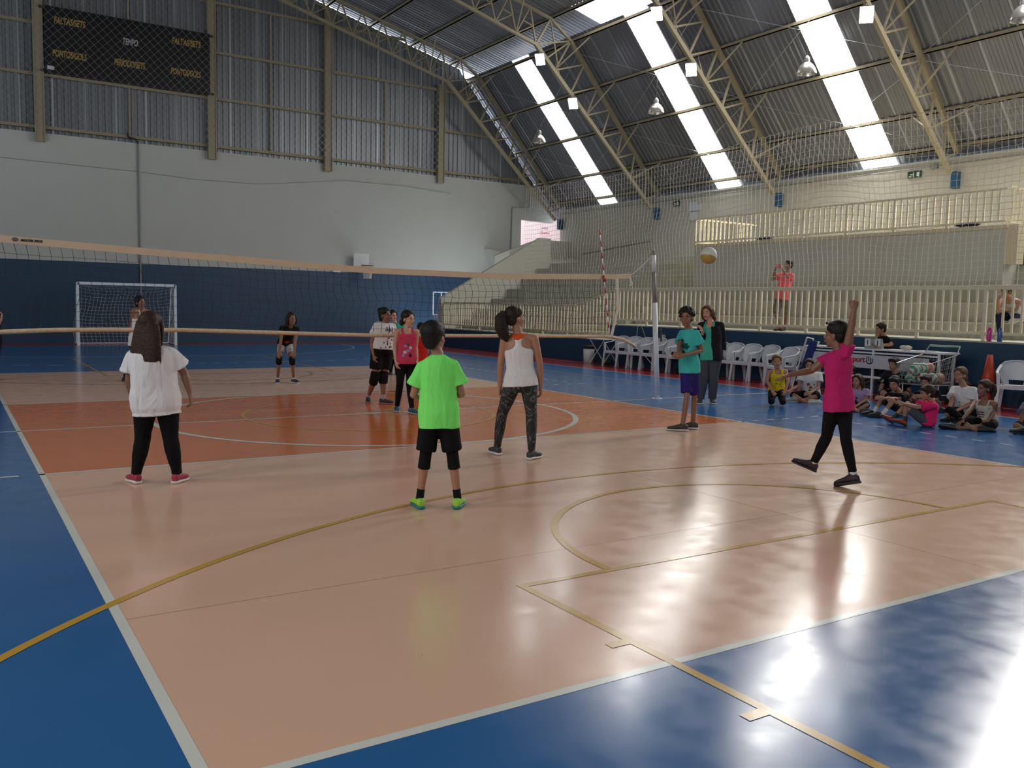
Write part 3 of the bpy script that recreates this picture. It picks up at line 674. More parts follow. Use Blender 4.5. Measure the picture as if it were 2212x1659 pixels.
# ================================================================ pipes, signs on the walls
PIPE = mat('grey_conduit', (.22,.23,.23), .5)
m = MB(); m.tube([(.35,21.93,7.3),(.37,21.9,7.16),(.6,21.9,7.12),(.7,21.93,6.98)], .03, 8, mi=0); m.tube([(.7,21.96,7.0),(.72,21.96,1.6)], .028, 8, mi=1)
tag(m.build('cable_conduit', [BLACK, PIPE]), 'grey conduit running down the back wall behind the goal', 'conduit')
m = MB(); m.tube([(-6,21.985,6.1),(.7,21.985,6.02),(2.6,21.985,5.93),(4.9,21.985,5.97),(5.6,21.985,6.05),(8.4,21.985,6.42),(11,21.985,6.43),(13.2,21.985,6.3)], .011, 5)
tag(m.build('hanging_cable', mat('dusty_cable', (.30,.31,.30), .8)), 'thin dusty cable drooping across the pale back wall', 'cable')
m = MB(); m.tube([(17.14,21.95,7.05),(17.15,21.95,6.02),(16.28,21.95,5.98),(16.24,21.95,3.5)], .03, 8); tag(m.build('cable_conduit', PIPE), 'bent grey conduit beside the pink opening in the corner', 'conduit')
m = MB(); m.tube([(18.33,21.1,5.45),(18.33,21.1,5.74),(18.33,-12,5.74)], .018, 6); tag(m.build('cable_conduit', PIPE), 'thin conduit running along the top of the stand wall', 'conduit')
m = MB(); m.box(18.3,18.4,3.05,3.25,5.66,5.78)
tag(m.build('junction_box', PIPE), 'small grey junction box on the conduit over the balcony', 'junction box')
m = MB(); m.bar((18.28,19.3,3.9), (18.28,14.9,4.24), .05, .05); m.tube([(18.28,18,4.0),(18.4,18,4.0)], .015, 6); m.tube([(18.28,15.8,4.17),(18.4,15.8,4.17)], .015, 6); tag(m.build('handrail', mat('brown_handrail', (.20,.17,.13), .6)), 'brown sloping handrail fixed to the wall above the top step', 'handrail')
SIGN = mat('exit_sign_green', (.012,.06,.03), .6)
def exit_sign(u, v, w, h, l):
    p = at(u, v, x=18.36); t = thing('exit_sign', l, 'sign', (18.36, p.y, p.z), 0, 'small emergency exit signs')
    m = MB(); m.box(0, .03, -w/2, w/2, -h/2, h/2); part(m, 'plate', SIGN, t)
    m = MB(); m.box(-.004, 0, -w*.36, -w*.18, -h*.3, h*.3); m.box(-.004, 0, w*.02, w*.1, -h*.32, h*.2); m.box(-.004, 0, w*.12, w*.30, -h*.06, h*.08); m.box(-.004, 0, w*.2, w*.4, -h*.32, -h*.2); part(m, 'pictogram', WHITE, t)
exit_sign(1461, 440, .34, .2, 'small green exit sign above the far end of the stand'); exit_sign(1975, 377, .42, .2, 'green exit sign above the balcony railing')
PAPER = mat('notice_paper', (.56,.60,.66), .85)
for u, v, w, h, l in ((1496,447,.42,.36,'large white notice sheet on the stand wall, topmost'), (1511,447,.2,.2,'small notice sheet beside the topmost large one'), (1497,466,.34,.34,'plain notice sheet below the topmost one'), (1513,490,.5,.55,'big faded notice low on the stand wall')):
    p = at(u, v, x=18.37); m = MB(); m.box(18.37, 18.385, p.y-w/2, p.y+w/2, p.z-h/2, p.z+h/2); tag(m.build('wall_notice', PAPER), l, 'notice', 'paper notices on the stand wall')
t = thing('corridor_sign', 'small two line sign on the pink wall behind the opening', 'sign', (17.6, 24.93, 4.9)); wsign = at(1177, 497, y=24.95)
frame(text_mesh('SAÍDA', .14, mat('grey_letters', (.2,.2,.2), .7)), (wsign.x, 24.94, wsign.z+.08), (1,0,0), (0,0,1), 'lettering', t)
frame(text_mesh('Quadra', .17, mat('red_letters', (.45,.04,.06), .7)), (wsign.x, 24.94, wsign.z-.14), (1,0,0), (0,0,1), 'lettering', t)
DARKC = mat('dark_cloth', (.02,.02,.022), .95, bump=(30, .8))
for u, v, l, w in ((1652, 520, 'dark folded cloth on the balcony ledge near its far end', .5), (2090, 491, 'dark folded cloth on the balcony ledge near the pillar', .55)):
    p = at(u, v+5, x=13.9); m = MB(); rnd = random.Random(int(u))
    m.loft([[V((13.88+.1*math.cos(a)*k, p.y-w/2+w*i/9, 3.54+.035+.035*k*math.sin(a)*(1+.3*math.sin(i*2.1)))) for a in [q*math.pi/4 for q in range(8)]] for i, k in enumerate((.3,.8,1,1,.8,1,1,.9,.8,.4))])
    tag(m.build('folded_cloth', DARKC, None, True), l, 'cloth', 'dark cloths on the balcony ledge')

# ================================================================ chairs
PLAS = mat('white_moulded_plastic', (.60,.63,.68), .35, noise=(3,.04))
def make_chair(loc, rz, label):
    t = thing('plastic_chair', label, 'chair', loc, rz, 'white plastic armchairs beside the court')
    t['_rot'] = 1
    # faces local -y; x to the side
    m = MB(); R_ = []
    for y, w, z in ((-.24,.20,.415),(-.225,.225,.43),(-.1,.235,.425),(.05,.225,.415),(.17,.20,.415),(.2,.18,.43)):
        R_.append([V((-w,y,z-.022)),V((w,y,z-.022)),V((w,y,z)),V((w*.5,y,z-.012)),V((-w*.5,y,z-.012)),V((-w,y,z))])
    m.loft(R_); m.box(-.22,.22,-.235,-.215,.36,.42); m.bar((-.225,-.2,.385),(-.2,.19,.385),.012,.07); m.bar((.225,-.2,.385),(.2,.19,.385),.012,.07); part(m, 'seat', PLAS, t)
    m = MB(); n = 14; ring = []
    rows = [(.42,.19,.19),(.5,.205,.21),(.6,.235,.235),(.68,.25,.25),(.74,.235,.265),(.785,.19,.275),(.81,.11,.28)]
    vs = []; fs = []
    for z, w, y in rows:
        for k in range(n+1):
            u_ = -1+2*k/n; vs.append((u_*w, y-.05*u_*u_, z))
    nr = len(rows)
    for i in range(nr-1):
        for k in range(n):
            if i == 0 and 2 < k < 11: continue      # gap over the seat
            fs.append((i*(n+1)+k, i*(n+1)+k+1, (i+1)*(n+1)+k+1, (i+1)*(n+1)+k))
    off = len(vs); vs2 = [(x, y+.012, z) for x, y, z in vs]
    m.add(vs, fs); m.add(vs2, [tuple(reversed(f)) for f in fs])
    rim = [V((-.2,.17,.42)),V((-.225,.175,.52)),V((-.25,.19,.62)),V((-.262,.205,.69)),V((-.245,.225,.755)),V((-.19,.25,.80)),V((-.1,.28,.822)),V((0,.288,.828))]
    rim = rim+[V((-p.x,p.y,p.z)) for p in reversed(rim[:-1])]; m.tube(rim, .016, 6); part(m, 'backrest', PLAS, t, True)
    for s in (-1, 1):
        m = MB(); m.loft([[p+q for q in (V((-.025,0,-.008)),V((.025,0,-.008)),V((.025,0,.008)),V((-.025,0,.008)))] for p in (V((s*.25,-.235,.60)),V((s*.265,-.2,.635)),V((s*.275,-.08,.65)),V((s*.275,.06,.665)),V((s*.262,.15,.70)),V((s*.24,.21,.75)))]); part(m, 'armrest', PLAS, t, True)
        m = MB(); m.bar((s*.262,-.27,0),(s*.235,-.225,.43),.055,.03,up=(0,1,0),w2=.06,h2=.04); m.bar((s*.235,-.225,.43),(s*.25,-.232,.61),.055,.03,up=(0,1,0)); part(m, 'leg', PLAS, t)
        m = MB(); m.bar((s*.245,.30,0),(s*.2,.19,.42),.05,.03,up=(0,1,0),w2=.06,h2=.04); part(m, 'leg', PLAS, t)
    return t
CH = [(1349,'first in the row, beside the folding table'),(1376,'second in the row from the folding table'),(1403,'third in the row, partly behind the net post'),(1430,'fourth in the row, just past the net post'),(1459,'fifth in the row, behind the boy in teal'),(1491,'sixth in the row, hidden behind the boy in teal'),(1524,'seventh in the row, behind the woman in the black jacket'),
      (1560,'eighth in the row, half behind the woman in the black jacket'),(1597,'ninth in the row, just past the woman in the black jacket'),(1634,'tenth in the row, second past the woman in black'),(1669,'eleventh in the row, third past the woman in black')]
ch0 = None
for i, (u, l) in enumerate(CH):
    p = at(u, 735, x=10.62); loc = (10.36+.03*math.sin(i*2), p.y, 0); rz = -math.pi/2+.12*math.sin(i*1.7)+.1
    l = 'white plastic armchair, '+l
    if ch0 is None: ch0 = make_chair(loc, rz, l)
    else: copy_tree(ch0, loc, rz, l)
copy_tree(ch0, (10.0, 1.05, 0), -math.pi/2-.1, 'white plastic armchair standing just behind the kneeling girl in yellow')
lc = copy_tree(ch0, (10.52, 1.25, 0), -math.pi/2, 'white plastic armchair with red printed emblem, against the navy wall')
m = MB(); m.box(-.055, .055, .262, .268, .69, .76); part(m, 'red_emblem', mat('red_emblem_print', (.42,.04,.06), .6), lc)
pr = at(2168, 862, z=0); copy_tree(ch0, (10.2, -3.78, 0), -math.pi/2+.42, 'white plastic armchair standing alone beside the orange cone')
copy_tree(ch0, (10.15, -4.55, 0), -math.pi/2+.2, 'white plastic armchair cut by the picture edge, beyond the lone one')

# ================================================================ bin and folding table
p = at(1270, 783, z=0); t = thing('waste_bin', 'white waste bin lined with a black bag', 'bin', (10.55, 8.6, 0))
m = MB(); m.tube([(0,0,0),(0,0,.46)], [.15,.17], 20); part(m, 'bucket', WHITE, t, True)
m = MB(); m.tube([(0,0,.40),(0,0,.47),(0,0,.50)], [.172,.18,.16], 20); part(m, 'bin_bag', BLACK, t, True)
t = thing('folding_table', 'white folding table with crossed legs beside the bin', 'table', (10.5, 7.85, 0))
m = MB(); m.box(-.3,.3,-.42,.42,.70,.725); part(m, 'table_top', WHITE, t)
for y in (-.3, .3):
    for s in (-1, 1): m = MB(); m.tube([(s*-.27,y,0),(s*.27,y,.70)], .014, 6); part(m, 'leg', WHITE, t)
m = MB(); m.ell((10.5, 7.7, .09), (.16,.2,.09), 12, 8); tag(m.build('sports_bag', mat('dark_green_nylon', (.01,.06,.03), .8), None, True), 'small dark green bag on the floor under the folding table', 'bag')
m = MB(); p = at(1432, 727, x=10.85); m.box(10.82,10.9,p.y-.05,p.y+.05,p.z-.05,p.z+.05); m.box(10.80,10.86,p.y-.03,p.y+.03,p.z-.12,p.z-.06)
tag(m.build('wall_socket', WHITE), 'white wall socket with plug on the navy wall behind the post', 'socket')
m = MB(); m.ell((10.45, 4.55, .22), (.12,.14,.2), 12, 8); m.box(10.3,10.6,4.4,4.7,0,.12); tag(m.build('backpack', BLACK, None, True), 'black backpack on the floor by the chairs behind the boy in teal', 'backpack')

# ================================================================ scorer's desk
t = thing('scorer_desk', 'white scorer desk with printed front banner', 'desk', (9.95, -1.02, 0))
m = MB(); m.box(0,.5,-1.6,1.5,.88,.91); part(m, 'desk_top', WHITE, t)
m = MB()
for y in (-1.5, -.15, 1.45): m.bar((.02,y,0),(.02,y,.88),.04,.04)
m.bar((.02,-1.5,.36),(.02,1.45,.36),.03,.04); m.bar((.02,-1.5,.83),(.02,1.45,.83),.03,.03)
for y in (-1.5, 1.45): m.bar((.48,y,0),(.48,y,.88),.04,.04); m.bar((.02,y,.36),(.48,y,.36),.03,.03)
part(m, 'desk_frame', WHITE, t)
BAN = mat('banner_vinyl', (.50,.51,.56), .5)
m = MB(); m.box(-.02,-.005,-1.33,1.5,.53,.79); part(m, 'banner', BAN, t)
p = at(1862, 770, x=9.925)
me = text_mesh('sport', .155, mat('banner_red_print', (.35,.01,.02), .6), bold=.004)
frame(me, (9.924, p.y+.1, .69), (0,-1,0), (0,0,1), 'lettering', t)
m = MB(); yy = p.y-.17+1.02
m.loft([[V((-.024,yy+.075*math.cos(a)*k,-.36+.69+.36-.02+.06*math.sin(a)*k)) for k in (1, .72)] for a in [math.pi*(1+q/8) for q in range(9)]], caps=False)
for dy, z0, z1 in ((.06,.66,.76),(.02,.67,.76),(-.02,.64,.74),(-.06,.67,.72)): m.box(-.026,-.022,yy+dy-.009,yy+dy+.009,z0,z1)
part(m, 'emblem', mat('banner_navy_print', (.01,.02,.08), .6), t)
m = MB(); m.box(.12,.46,-1.5,1.4,.72,.74); m.box(.1,.12,-1.5,1.4,.74,.86); part(m, 'shelf', mat('shelf_dark_blue', (.02,.03,.12), .6), t)
t = thing('flip_scoreboard', 'grey flip scoreboard showing 1 x 1 on the desk', 'scoreboard', (10.08, -.95, .91))
pc = at(1886, 738, x=10.08); t.location.y = pc.y
m = MB(); m.prism([(0,-.19,0),(.0,-.19,.2),(.02,-.19,.2),(.09,-.19,0)], (0,.38,0)); part(m, 'stand', mat('grey_scoreboard_card', (.28,.29,.29), .6), t)
for y in (.115, -.105): m = MB(); m.box(-.006,0,y-.06,y+.06,.05,.19); c = part(m, 'number_card', mat('card_white', (.62,.64,.64), .6), t); frame(text_mesh('1', .12, BLACK, bold=.004), (10.08-.008, pc.y+y, .91+.115), (0,-1,0), (0,0,1), 'digit', c)
frame(text_mesh('x', .07, BLACK), (10.08-.004, pc.y+.005, .91+.085), (0,-1,0), (0,0,1), 'lettering', t)
p = at(1953, 752, x=10.15); m = MB(); rnd = random.Random(4)
for k in range(6): m.ell((10.15+rnd.uniform(-.05,.05), p.y+rnd.uniform(-.09,.09), .94+rnd.uniform(0,.035)), (rnd.uniform(.04,.07),rnd.uniform(.05,.08),rnd.uniform(.03,.055)), 9, 6)
tag(m.build('crumpled_cloth', mat('offwhite_cloth', (.50,.47,.43), .9), None, True), 'crumpled off-white cloth lying on the scorer desk', 'cloth')
p = at(1985, 756, x=10.2); m = MB(); m.box(10.05,10.33,p.y-.2,p.y+.16,.911,.916); m.box(10.1,10.36,p.y-.3,p.y+.02,.916,.921); tag(m.build('score_sheets', mat('sheet_paper', (.6,.62,.7), .8)), 'loose score sheets at the near end of the scorer desk', 'papers')
p = at(1762, 738, x=10.1); m = MB(); m.loft([[V((10.1+r*math.cos(k*math.pi/8), p.y+r*math.sin(k*math.pi/8), .91+z)) for k in range(16)] for r, z in ((.04,0),(.07,.05),(.095,.075),(.085,.075),(.06,.02))]); tag(m.build('white_bowl', WHITE, None, True), 'white bowl at the far end of the scorer desk', 'bowl')
t = thing('folded_deckchair', 'folded blue fabric frame with white tube leaning by the desk', 'folded seat', (10.0, .75, 0))
a = at(1743, 729, x=9.9); b = at(1721, 802, x=9.9)
m = MB(); m.tube([a-V((10,.75,0)), b-V((10,.75,0)), V((b.x-10,b.y-.75+.1,.0))], .016, 8); m.tube([a-V((10,.75,0)), a+V((.05,-.12,-.02))-V((10,.75,0)), V((.25,-.2,0))], .016, 8); part(m, 'tube_frame', WHITE, t)
m = MB(); m.prism([a-V((9.99,.83,.05)), b-V((9.99,.8,.0)), b-V((9.99,.99,.05)), a-V((9.99,1.0,.08))], (.03,0,0)); part(m, 'fabric', mat('royal_blue_fabric', (.012,.03,.16), .8, noise=(30,.3)), t)

# ================================================================ ball trolley
WIRE = mat('chromed_wire', (.42,.44,.44), .35, metal=.6)
tx, ty = 9.5, -2.52
t = thing('ball_trolley', 'wire shopping trolley full of volleyballs in front of the desk', 'trolley', (tx, ty, 0))
bas = MB()
def cart(a, b):   # a: 0..1 along length (x), side corners
    return a
C8 = {}
lo = [(-.28,-.24,.36),(.42,-.27,.34),(.42,.27,.34),(-.28,.24,.36)]; hi = [(-.36,-.29,.72),(.5,-.31,.88),(.5,.31,.88),(-.36,.29,.72)]
for q in (lo, hi): bas.tube([V(p) for p in q], .009, 6, closed=True)
for i in range(4):
    a0, a1, b0, b1 = V(lo[i]), V(lo[(i+1) % 4]), V(hi[i]), V(hi[(i+1) % 4]); n = 14 if i % 2 == 0 else 10
    for k in range(n+1): bas.bar(a0.lerp(a1, k/n), b0.lerp(b1, k/n), .004, .004)
    for k in range(1, 5): bas.bar(a0.lerp(b0, k/5), a1.lerp(b1, k/5), .005, .005)
for k in range(11): bas.bar(V(lo[0]).lerp(V(lo[1]), k/10), V(lo[3]).lerp(V(lo[2]), k/10), .005, .005)
part(bas, 'basket', WIRE, t)
m = MB()
for s in (-1, 1): m.tube([(.5,s*.31,.88),(.6,s*.29,1.02),(.62,s*.27,1.03)], .011, 6); m.tube([(.42,s*.25,.34),(.46,s*.24,.16),(-.3,s*.18,.16),(-.28,s*.2,.36)], .012, 6)
part(m, 'chassis', WIRE, t)
m = MB(); m.tube([(.62,-.29,1.03),(.62,.29,1.03)], .018, 8); part(m, 'handle', mat('pale_green_plastic', (.30,.42,.33), .5), t, True)
for x, y in ((-.26,-.17),(-.26,.17),(.42,-.22),(.42,.22)): m = MB(); m.tube([(x,y-.014,.055),(x,y+.014,.055)], .055, 14); m.bar((x,y,.055),(x,y,.16),.02,.03); part(m, 'caster', BLACK, t)
# volleyballs: panels in three colours
def ball_mesh(r, ms, sw=0):
    m = MB(); m.ell((0,0,0), r, 56, 36)
    for i, f in enumerate(m.f):
        c = V((0,0,0))
        for k in f: c += V(m.v[k])
        c = c/len(f); a = math.atan2(c.y, c.x)+2.2*c.z/r
        k = int(((a/(2*math.pi)) % 1)*6); m.m[i] = (0, 1, 0, 2, 0, 1)[k] if sw == 0 else ((1 if c.z < -.25*r else (2 if (a % 6.28) < 1.6 and c.z > .2*r else 0)))
    return m.mesh('volleyball', ms, True)
BW = mat('ball_white', (.58,.58,.54), .5); BG = mat('ball_green', (.04,.28,.13), .5); BB = mat('ball_navy', (.01,.05,.14), .5); BO = mat('ball_orange', (.52,.14,.07), .5); BY = mat('ball_gold', (.36,.24,.06), .5); BP = mat('ball_peach', (.55,.36,.26), .5)
bm1 = ball_mesh(.105, [BW, BG, BB]); bm2 = ball_mesh(.105, [BW, BG, BO]); bm3 = ball_mesh(.105, [BP, BO, BW])
for i, (x, y, z, me, l) in enumerate(((-.16,-.12,.47,bm2,'white green and orange volleyball low in the trolley, frontmost'), (-.15,.12,.47,bm1,'navy and green volleyball low in the trolley, front far side'), (.08,-.12,.46,bm1,'green and navy volleyball low in the trolley middle'), (.08,.12,.46,bm2,'volleyball low in the trolley middle, far side'),
        (.31,-.11,.46,bm3,'peach volleyball low in the trolley under the handle'), (.31,.12,.46,bm1,'volleyball low in the trolley under the handle, far side'), (-.04,0,.635,bm1,'white and navy volleyball topmost in the heap'), (.2,.02,.63,bm3,'peach and orange volleyball on top near the handle'), (-.24,.0,.62,bm2,'volleyball with orange panels on top at the front'), (.08,.19,.62,bm2,'green volleyball on top by the desk side'))):
    o = link('volleyball', me); o.location = (tx+x, ty+y, z); o.rotation_euler = (i*1.1, i*.7, i*2.1); tag(o, l, 'volleyball', 'volleyballs in the trolley')
D = FW*FPX+RT*(1531-W/2)-UP*(552-H/2); D.normalize()
o = link('volleyball', ball_mesh(.108, [BW, BY, BO], 1)); o.location = CAM+D*11.9; o.rotation_euler = (.25, .3, 1.0); tag(o, 'orange white and gold volleyball flying above the net post', 'volleyball')

# ================================================================ cone, bag, bottles
t = thing('traffic_cone', 'tall orange traffic cone against the navy wall', 'traffic cone', (10.55, -3.12, 0))
m = MB(); m.tube([(0,0,.03),(0,0,.9)], [.17,.045], 20); part(m, 'cone_body', mat('cone_orange', (.50,.05,.02), .5), t, True)
m = MB(); m.box(-.2,.2,-.2,.2,0,.035); part(m, 'base', mat('cone_base', (.35,.04,.02), .6), t)
t = thing('storage_box', 'pale plastic box on the floor behind the seated women', 'box', (10.6, -2.62, 0)); m = MB(); m.box(-.14,.14,-.16,.16,0,.2); m.box(-.15,.15,-.17,.17,.19,.21); part(m, 'tub', mat('pale_plastic', (.34,.37,.40), .4), t)
m = MB(); m.ell((10.6,-2.62,.31), (.15,.22,.1), 12, 8); tag(m.build('black_bag', BLACK, None, True), 'black bag resting on the pale plastic box', 'bag')
for u, c, l in ((2136, (.62,.03,.33), 'bright pink water bottle standing on the stand edge'), (2159, (.04,.12,.33), 'blue water bottle standing on the stand edge')):
    p = at(u, 741, x=10.95); t = thing('water_bottle', l, 'bottle', (10.95, p.y, 1.13)); mm = mat('bottle_'+l.split()[0]+l.split()[1], c, .3)
    m = MB(); m.tube([(0,0,0),(0,0,.01),(0,0,.18),(0,0,.21),(0,0,.22)], [.040,.044,.044,.035,.028], 16); part(m, 'bottle_body', mm, t, True); m = MB(); m.tube([(0,0,.22),(0,0,.255)], [.028,.024], 12); part(m, 'cap', mm, t, True)
# ================================================================ people
def vox(mb, name, m, parent, vs=.009, smooth=3, disp=None, factor=.5):
    me = mb.mesh(name, m); o = bpy.data.objects.new('tmp', me); COL.objects.link(o)
    r = o.modifiers.new('r', 'REMESH'); r.mode = 'VOXEL'; r.voxel_size = vs
    if smooth: s_ = o.modifiers.new('s', 'SMOOTH'); s_.iterations = smooth; s_.factor = factor
    if disp:
        tx_ = bpy.data.textures.get('folds%g' % disp[0]) or bpy.data.textures.new('folds%g' % disp[0], 'CLOUDS'); tx_.noise_scale = disp[0]; tx_.noise_depth = 2
        d = o.modifiers.new('d', 'DISPLACE'); d.texture = tx_; d.strength = disp[1]; d.mid_level = .5; d.texture_coords = 'LOCAL'
        if len(disp) > 2: s2 = o.modifiers.new('s2', 'SMOOTH'); s2.iterations = disp[2]
    dg = bpy.context.evaluated_depsgraph_get(); out = bpy.data.meshes.new_from_object(o.evaluated_get(dg))
    bpy.data.objects.remove(o); bpy.data.meshes.remove(me); out.name = name
    out.polygons.foreach_set('use_smooth', [True]*len(out.polygons)); out.materials.clear(); out.materials.append(m)
    q = bpy.data.objects.new(name, out); COL.objects.link(q); q.parent = parent
    return q
def skin(k): return mat('skin_%s' % k, {'fair': (.50,.27,.19), 'tan': (.36,.175,.11), 'brown': (.22,.105,.065), 'deep': (.12,.055,.035)}[k], .5, noise=(8,.06))
HAIRC = {'black': (.010,.008,.008), 'dark': (.020,.012,.009), 'brown': (.034,.016,.010), 'light': (.11,.055,.028), 'auburn': (.09,.035,.016)}
def hairmat(k):
    return mat('hair_'+k, HAIRC[k], .55, spec=.22, noise=(40,.45), bump=(60,.6,.01))
def cloth(name, c, **k): return mat('cloth_'+name, c, k.pop('rough', .85), spec=.15, noise=k.pop('noise', (12,.05)), bump=k.pop('bump', (5,.55,.05,(1.6,1.6,.55))))
def ring(c, a, b, ra, rb, n=20, p=2.3):
    out = []
    for k in range(n):
        t = 2*math.pi*k/n; ct, st = math.cos(t), math.sin(t)
        out.append(c+a*(ra*math.copysign(abs(ct)**(2/p), ct))+b*(rb*math.copysign(abs(st)**(2/p), st)))
    return out
def limb(mb, pts, rr, seg=14): mb.tube(pts, rr, seg)
def hand(mb, w, fdir, palm, s, pose, side):
    """palm and five fingers from the wrist w along fdir; palm = direction the palm faces; side = +1/-1 thumb side"""
    f = V(fdir).normalized(); pn = (V(palm)-f*V(palm).dot(f)).normalized(); th = f.cross(pn)*side
    L = .085*s; c1 = w+f*L
    mb.loft([ring(w-f*.01, th, pn, .024*s, .019*s, 12), ring(w+f*L*.35, th, pn, .037*s, .016*s, 12), ring(c1, th, pn, .040*s, .014*s, 12)])
    curl = {'relax': (.35,.5,.4), 'fist': (1.5,1.5,1.1), 'flat': (.05,.08,.05), 'spread': (.1,.15,.1), 'grip': (.9,.9,.6)}[pose]
    spread = .22 if pose == 'spread' else (.10 if pose in ('flat', 'relax') else .04)
    for i, (o, ln) in enumerate(((.030,.072),(.010,.080),(-.010,.075),(-.029,.060))):
        d = (f+th*(o/.03*spread)).normalized(); p = c1-f*.008*s+th*o*s; pts = [p]; a = 0
        for j, q in enumerate((.45,.31,.24)):
            a += curl[j]*(1+.1*i); dd = d*math.cos(a)+pn*math.sin(a); p = p+dd*ln*s*q*1.0; pts.append(p)
        mb.tube(pts, [.0095*s,.009*s,.0085*s,.0065*s], 8)
    t0 = w+f*.022*s+th*.026*s; d = (f*.65+th*.75+pn*.2).normalized()
    if pose in ('fist', 'grip'): d = (f*.8+th*.35+pn*.5).normalized()
    t1 = t0+d*.036*s; t2 = t1+(d+f*.3+pn*(.6 if pose == 'fist' else .15)).normalized()*.03*s
    mb.tube([t0-d*.01*s, t0, t1, t2], [.014*s,.0135*s,.0115*s,.008*s], 8)
def foot_shoe(pr, a, heel, toe, s, colr, sole, style, up, extra):
    """a = ankle, heel and toe = points at sole level; up = normal of the sole"""
    d = (toe-heel); L = d.length; d.normalize(); r = d.cross(up).normalized()
    m = MB(); R_ = []
    for t, w, h in ((0,.026,.055),(.06,.034,.070),(.2,.037,.082),(.36,.037,.082),(.52,.042,.062),(.7,.049,.050),(.86,.045,.040),(.96,.032,.030),(1,.016,.022)):
        c = heel+d*(L*t)+up*(.016*s+h*s/2); R_.append(ring(c, r, up, w*s, h*s/2, 14, 2.6))
    m.loft(R_)
    if style == 'high': m.tube([heel+d*L*.17+up*.06*s, a+up*.03*s], [.04*s,.037*s], 12)
    o = vox(m, 'shoe' if style != 'sandal' else 'sandal', colr, pr, .007, 2)
    m = MB(); R_ = []
    for t, w, z1 in ((-.02,.024,.020),(.06,.038,.026),(.3,.037,.024),(.52,.045,.020),(.75,.052,.018),(.9,.044,.018),(1.02,.014,.022)):
        c = heel+d*(L*t)+up*(z1*s/2); R_.append(ring(c, r, up, w*s, z1*s/2+.001, 12, 5))
    m.loft(R_); q = m.build('sole', sole, None, True); q.parent = o
    if extra is not None:
        m = MB()
        for t in (.34, .42, .5): c = heel+d*L*t+up*(.016+.088-(t-.34)*.22)*s; m.bar(c-r*.022*s, c+r*.022*s, .006*s, .006*s)
        for sg in (-1, 1): c = heel+d*L*.36+up*.102*s; m.tube([c, c+r*sg*.02*s+up*.012*s, c+r*sg*.028*s-d*.004*s, c+r*sg*.012*s-up*.004*s], .003*s, 5)
        q = m.build('laces', extra, None); q.parent = o
    return o
EYEW = mat('eye_white', (.55,.53,.5), .3); EYED = mat('eye_dark', (.01,.007,.006), .25); LIPC = mat('lips', (.30,.10,.085), .45)
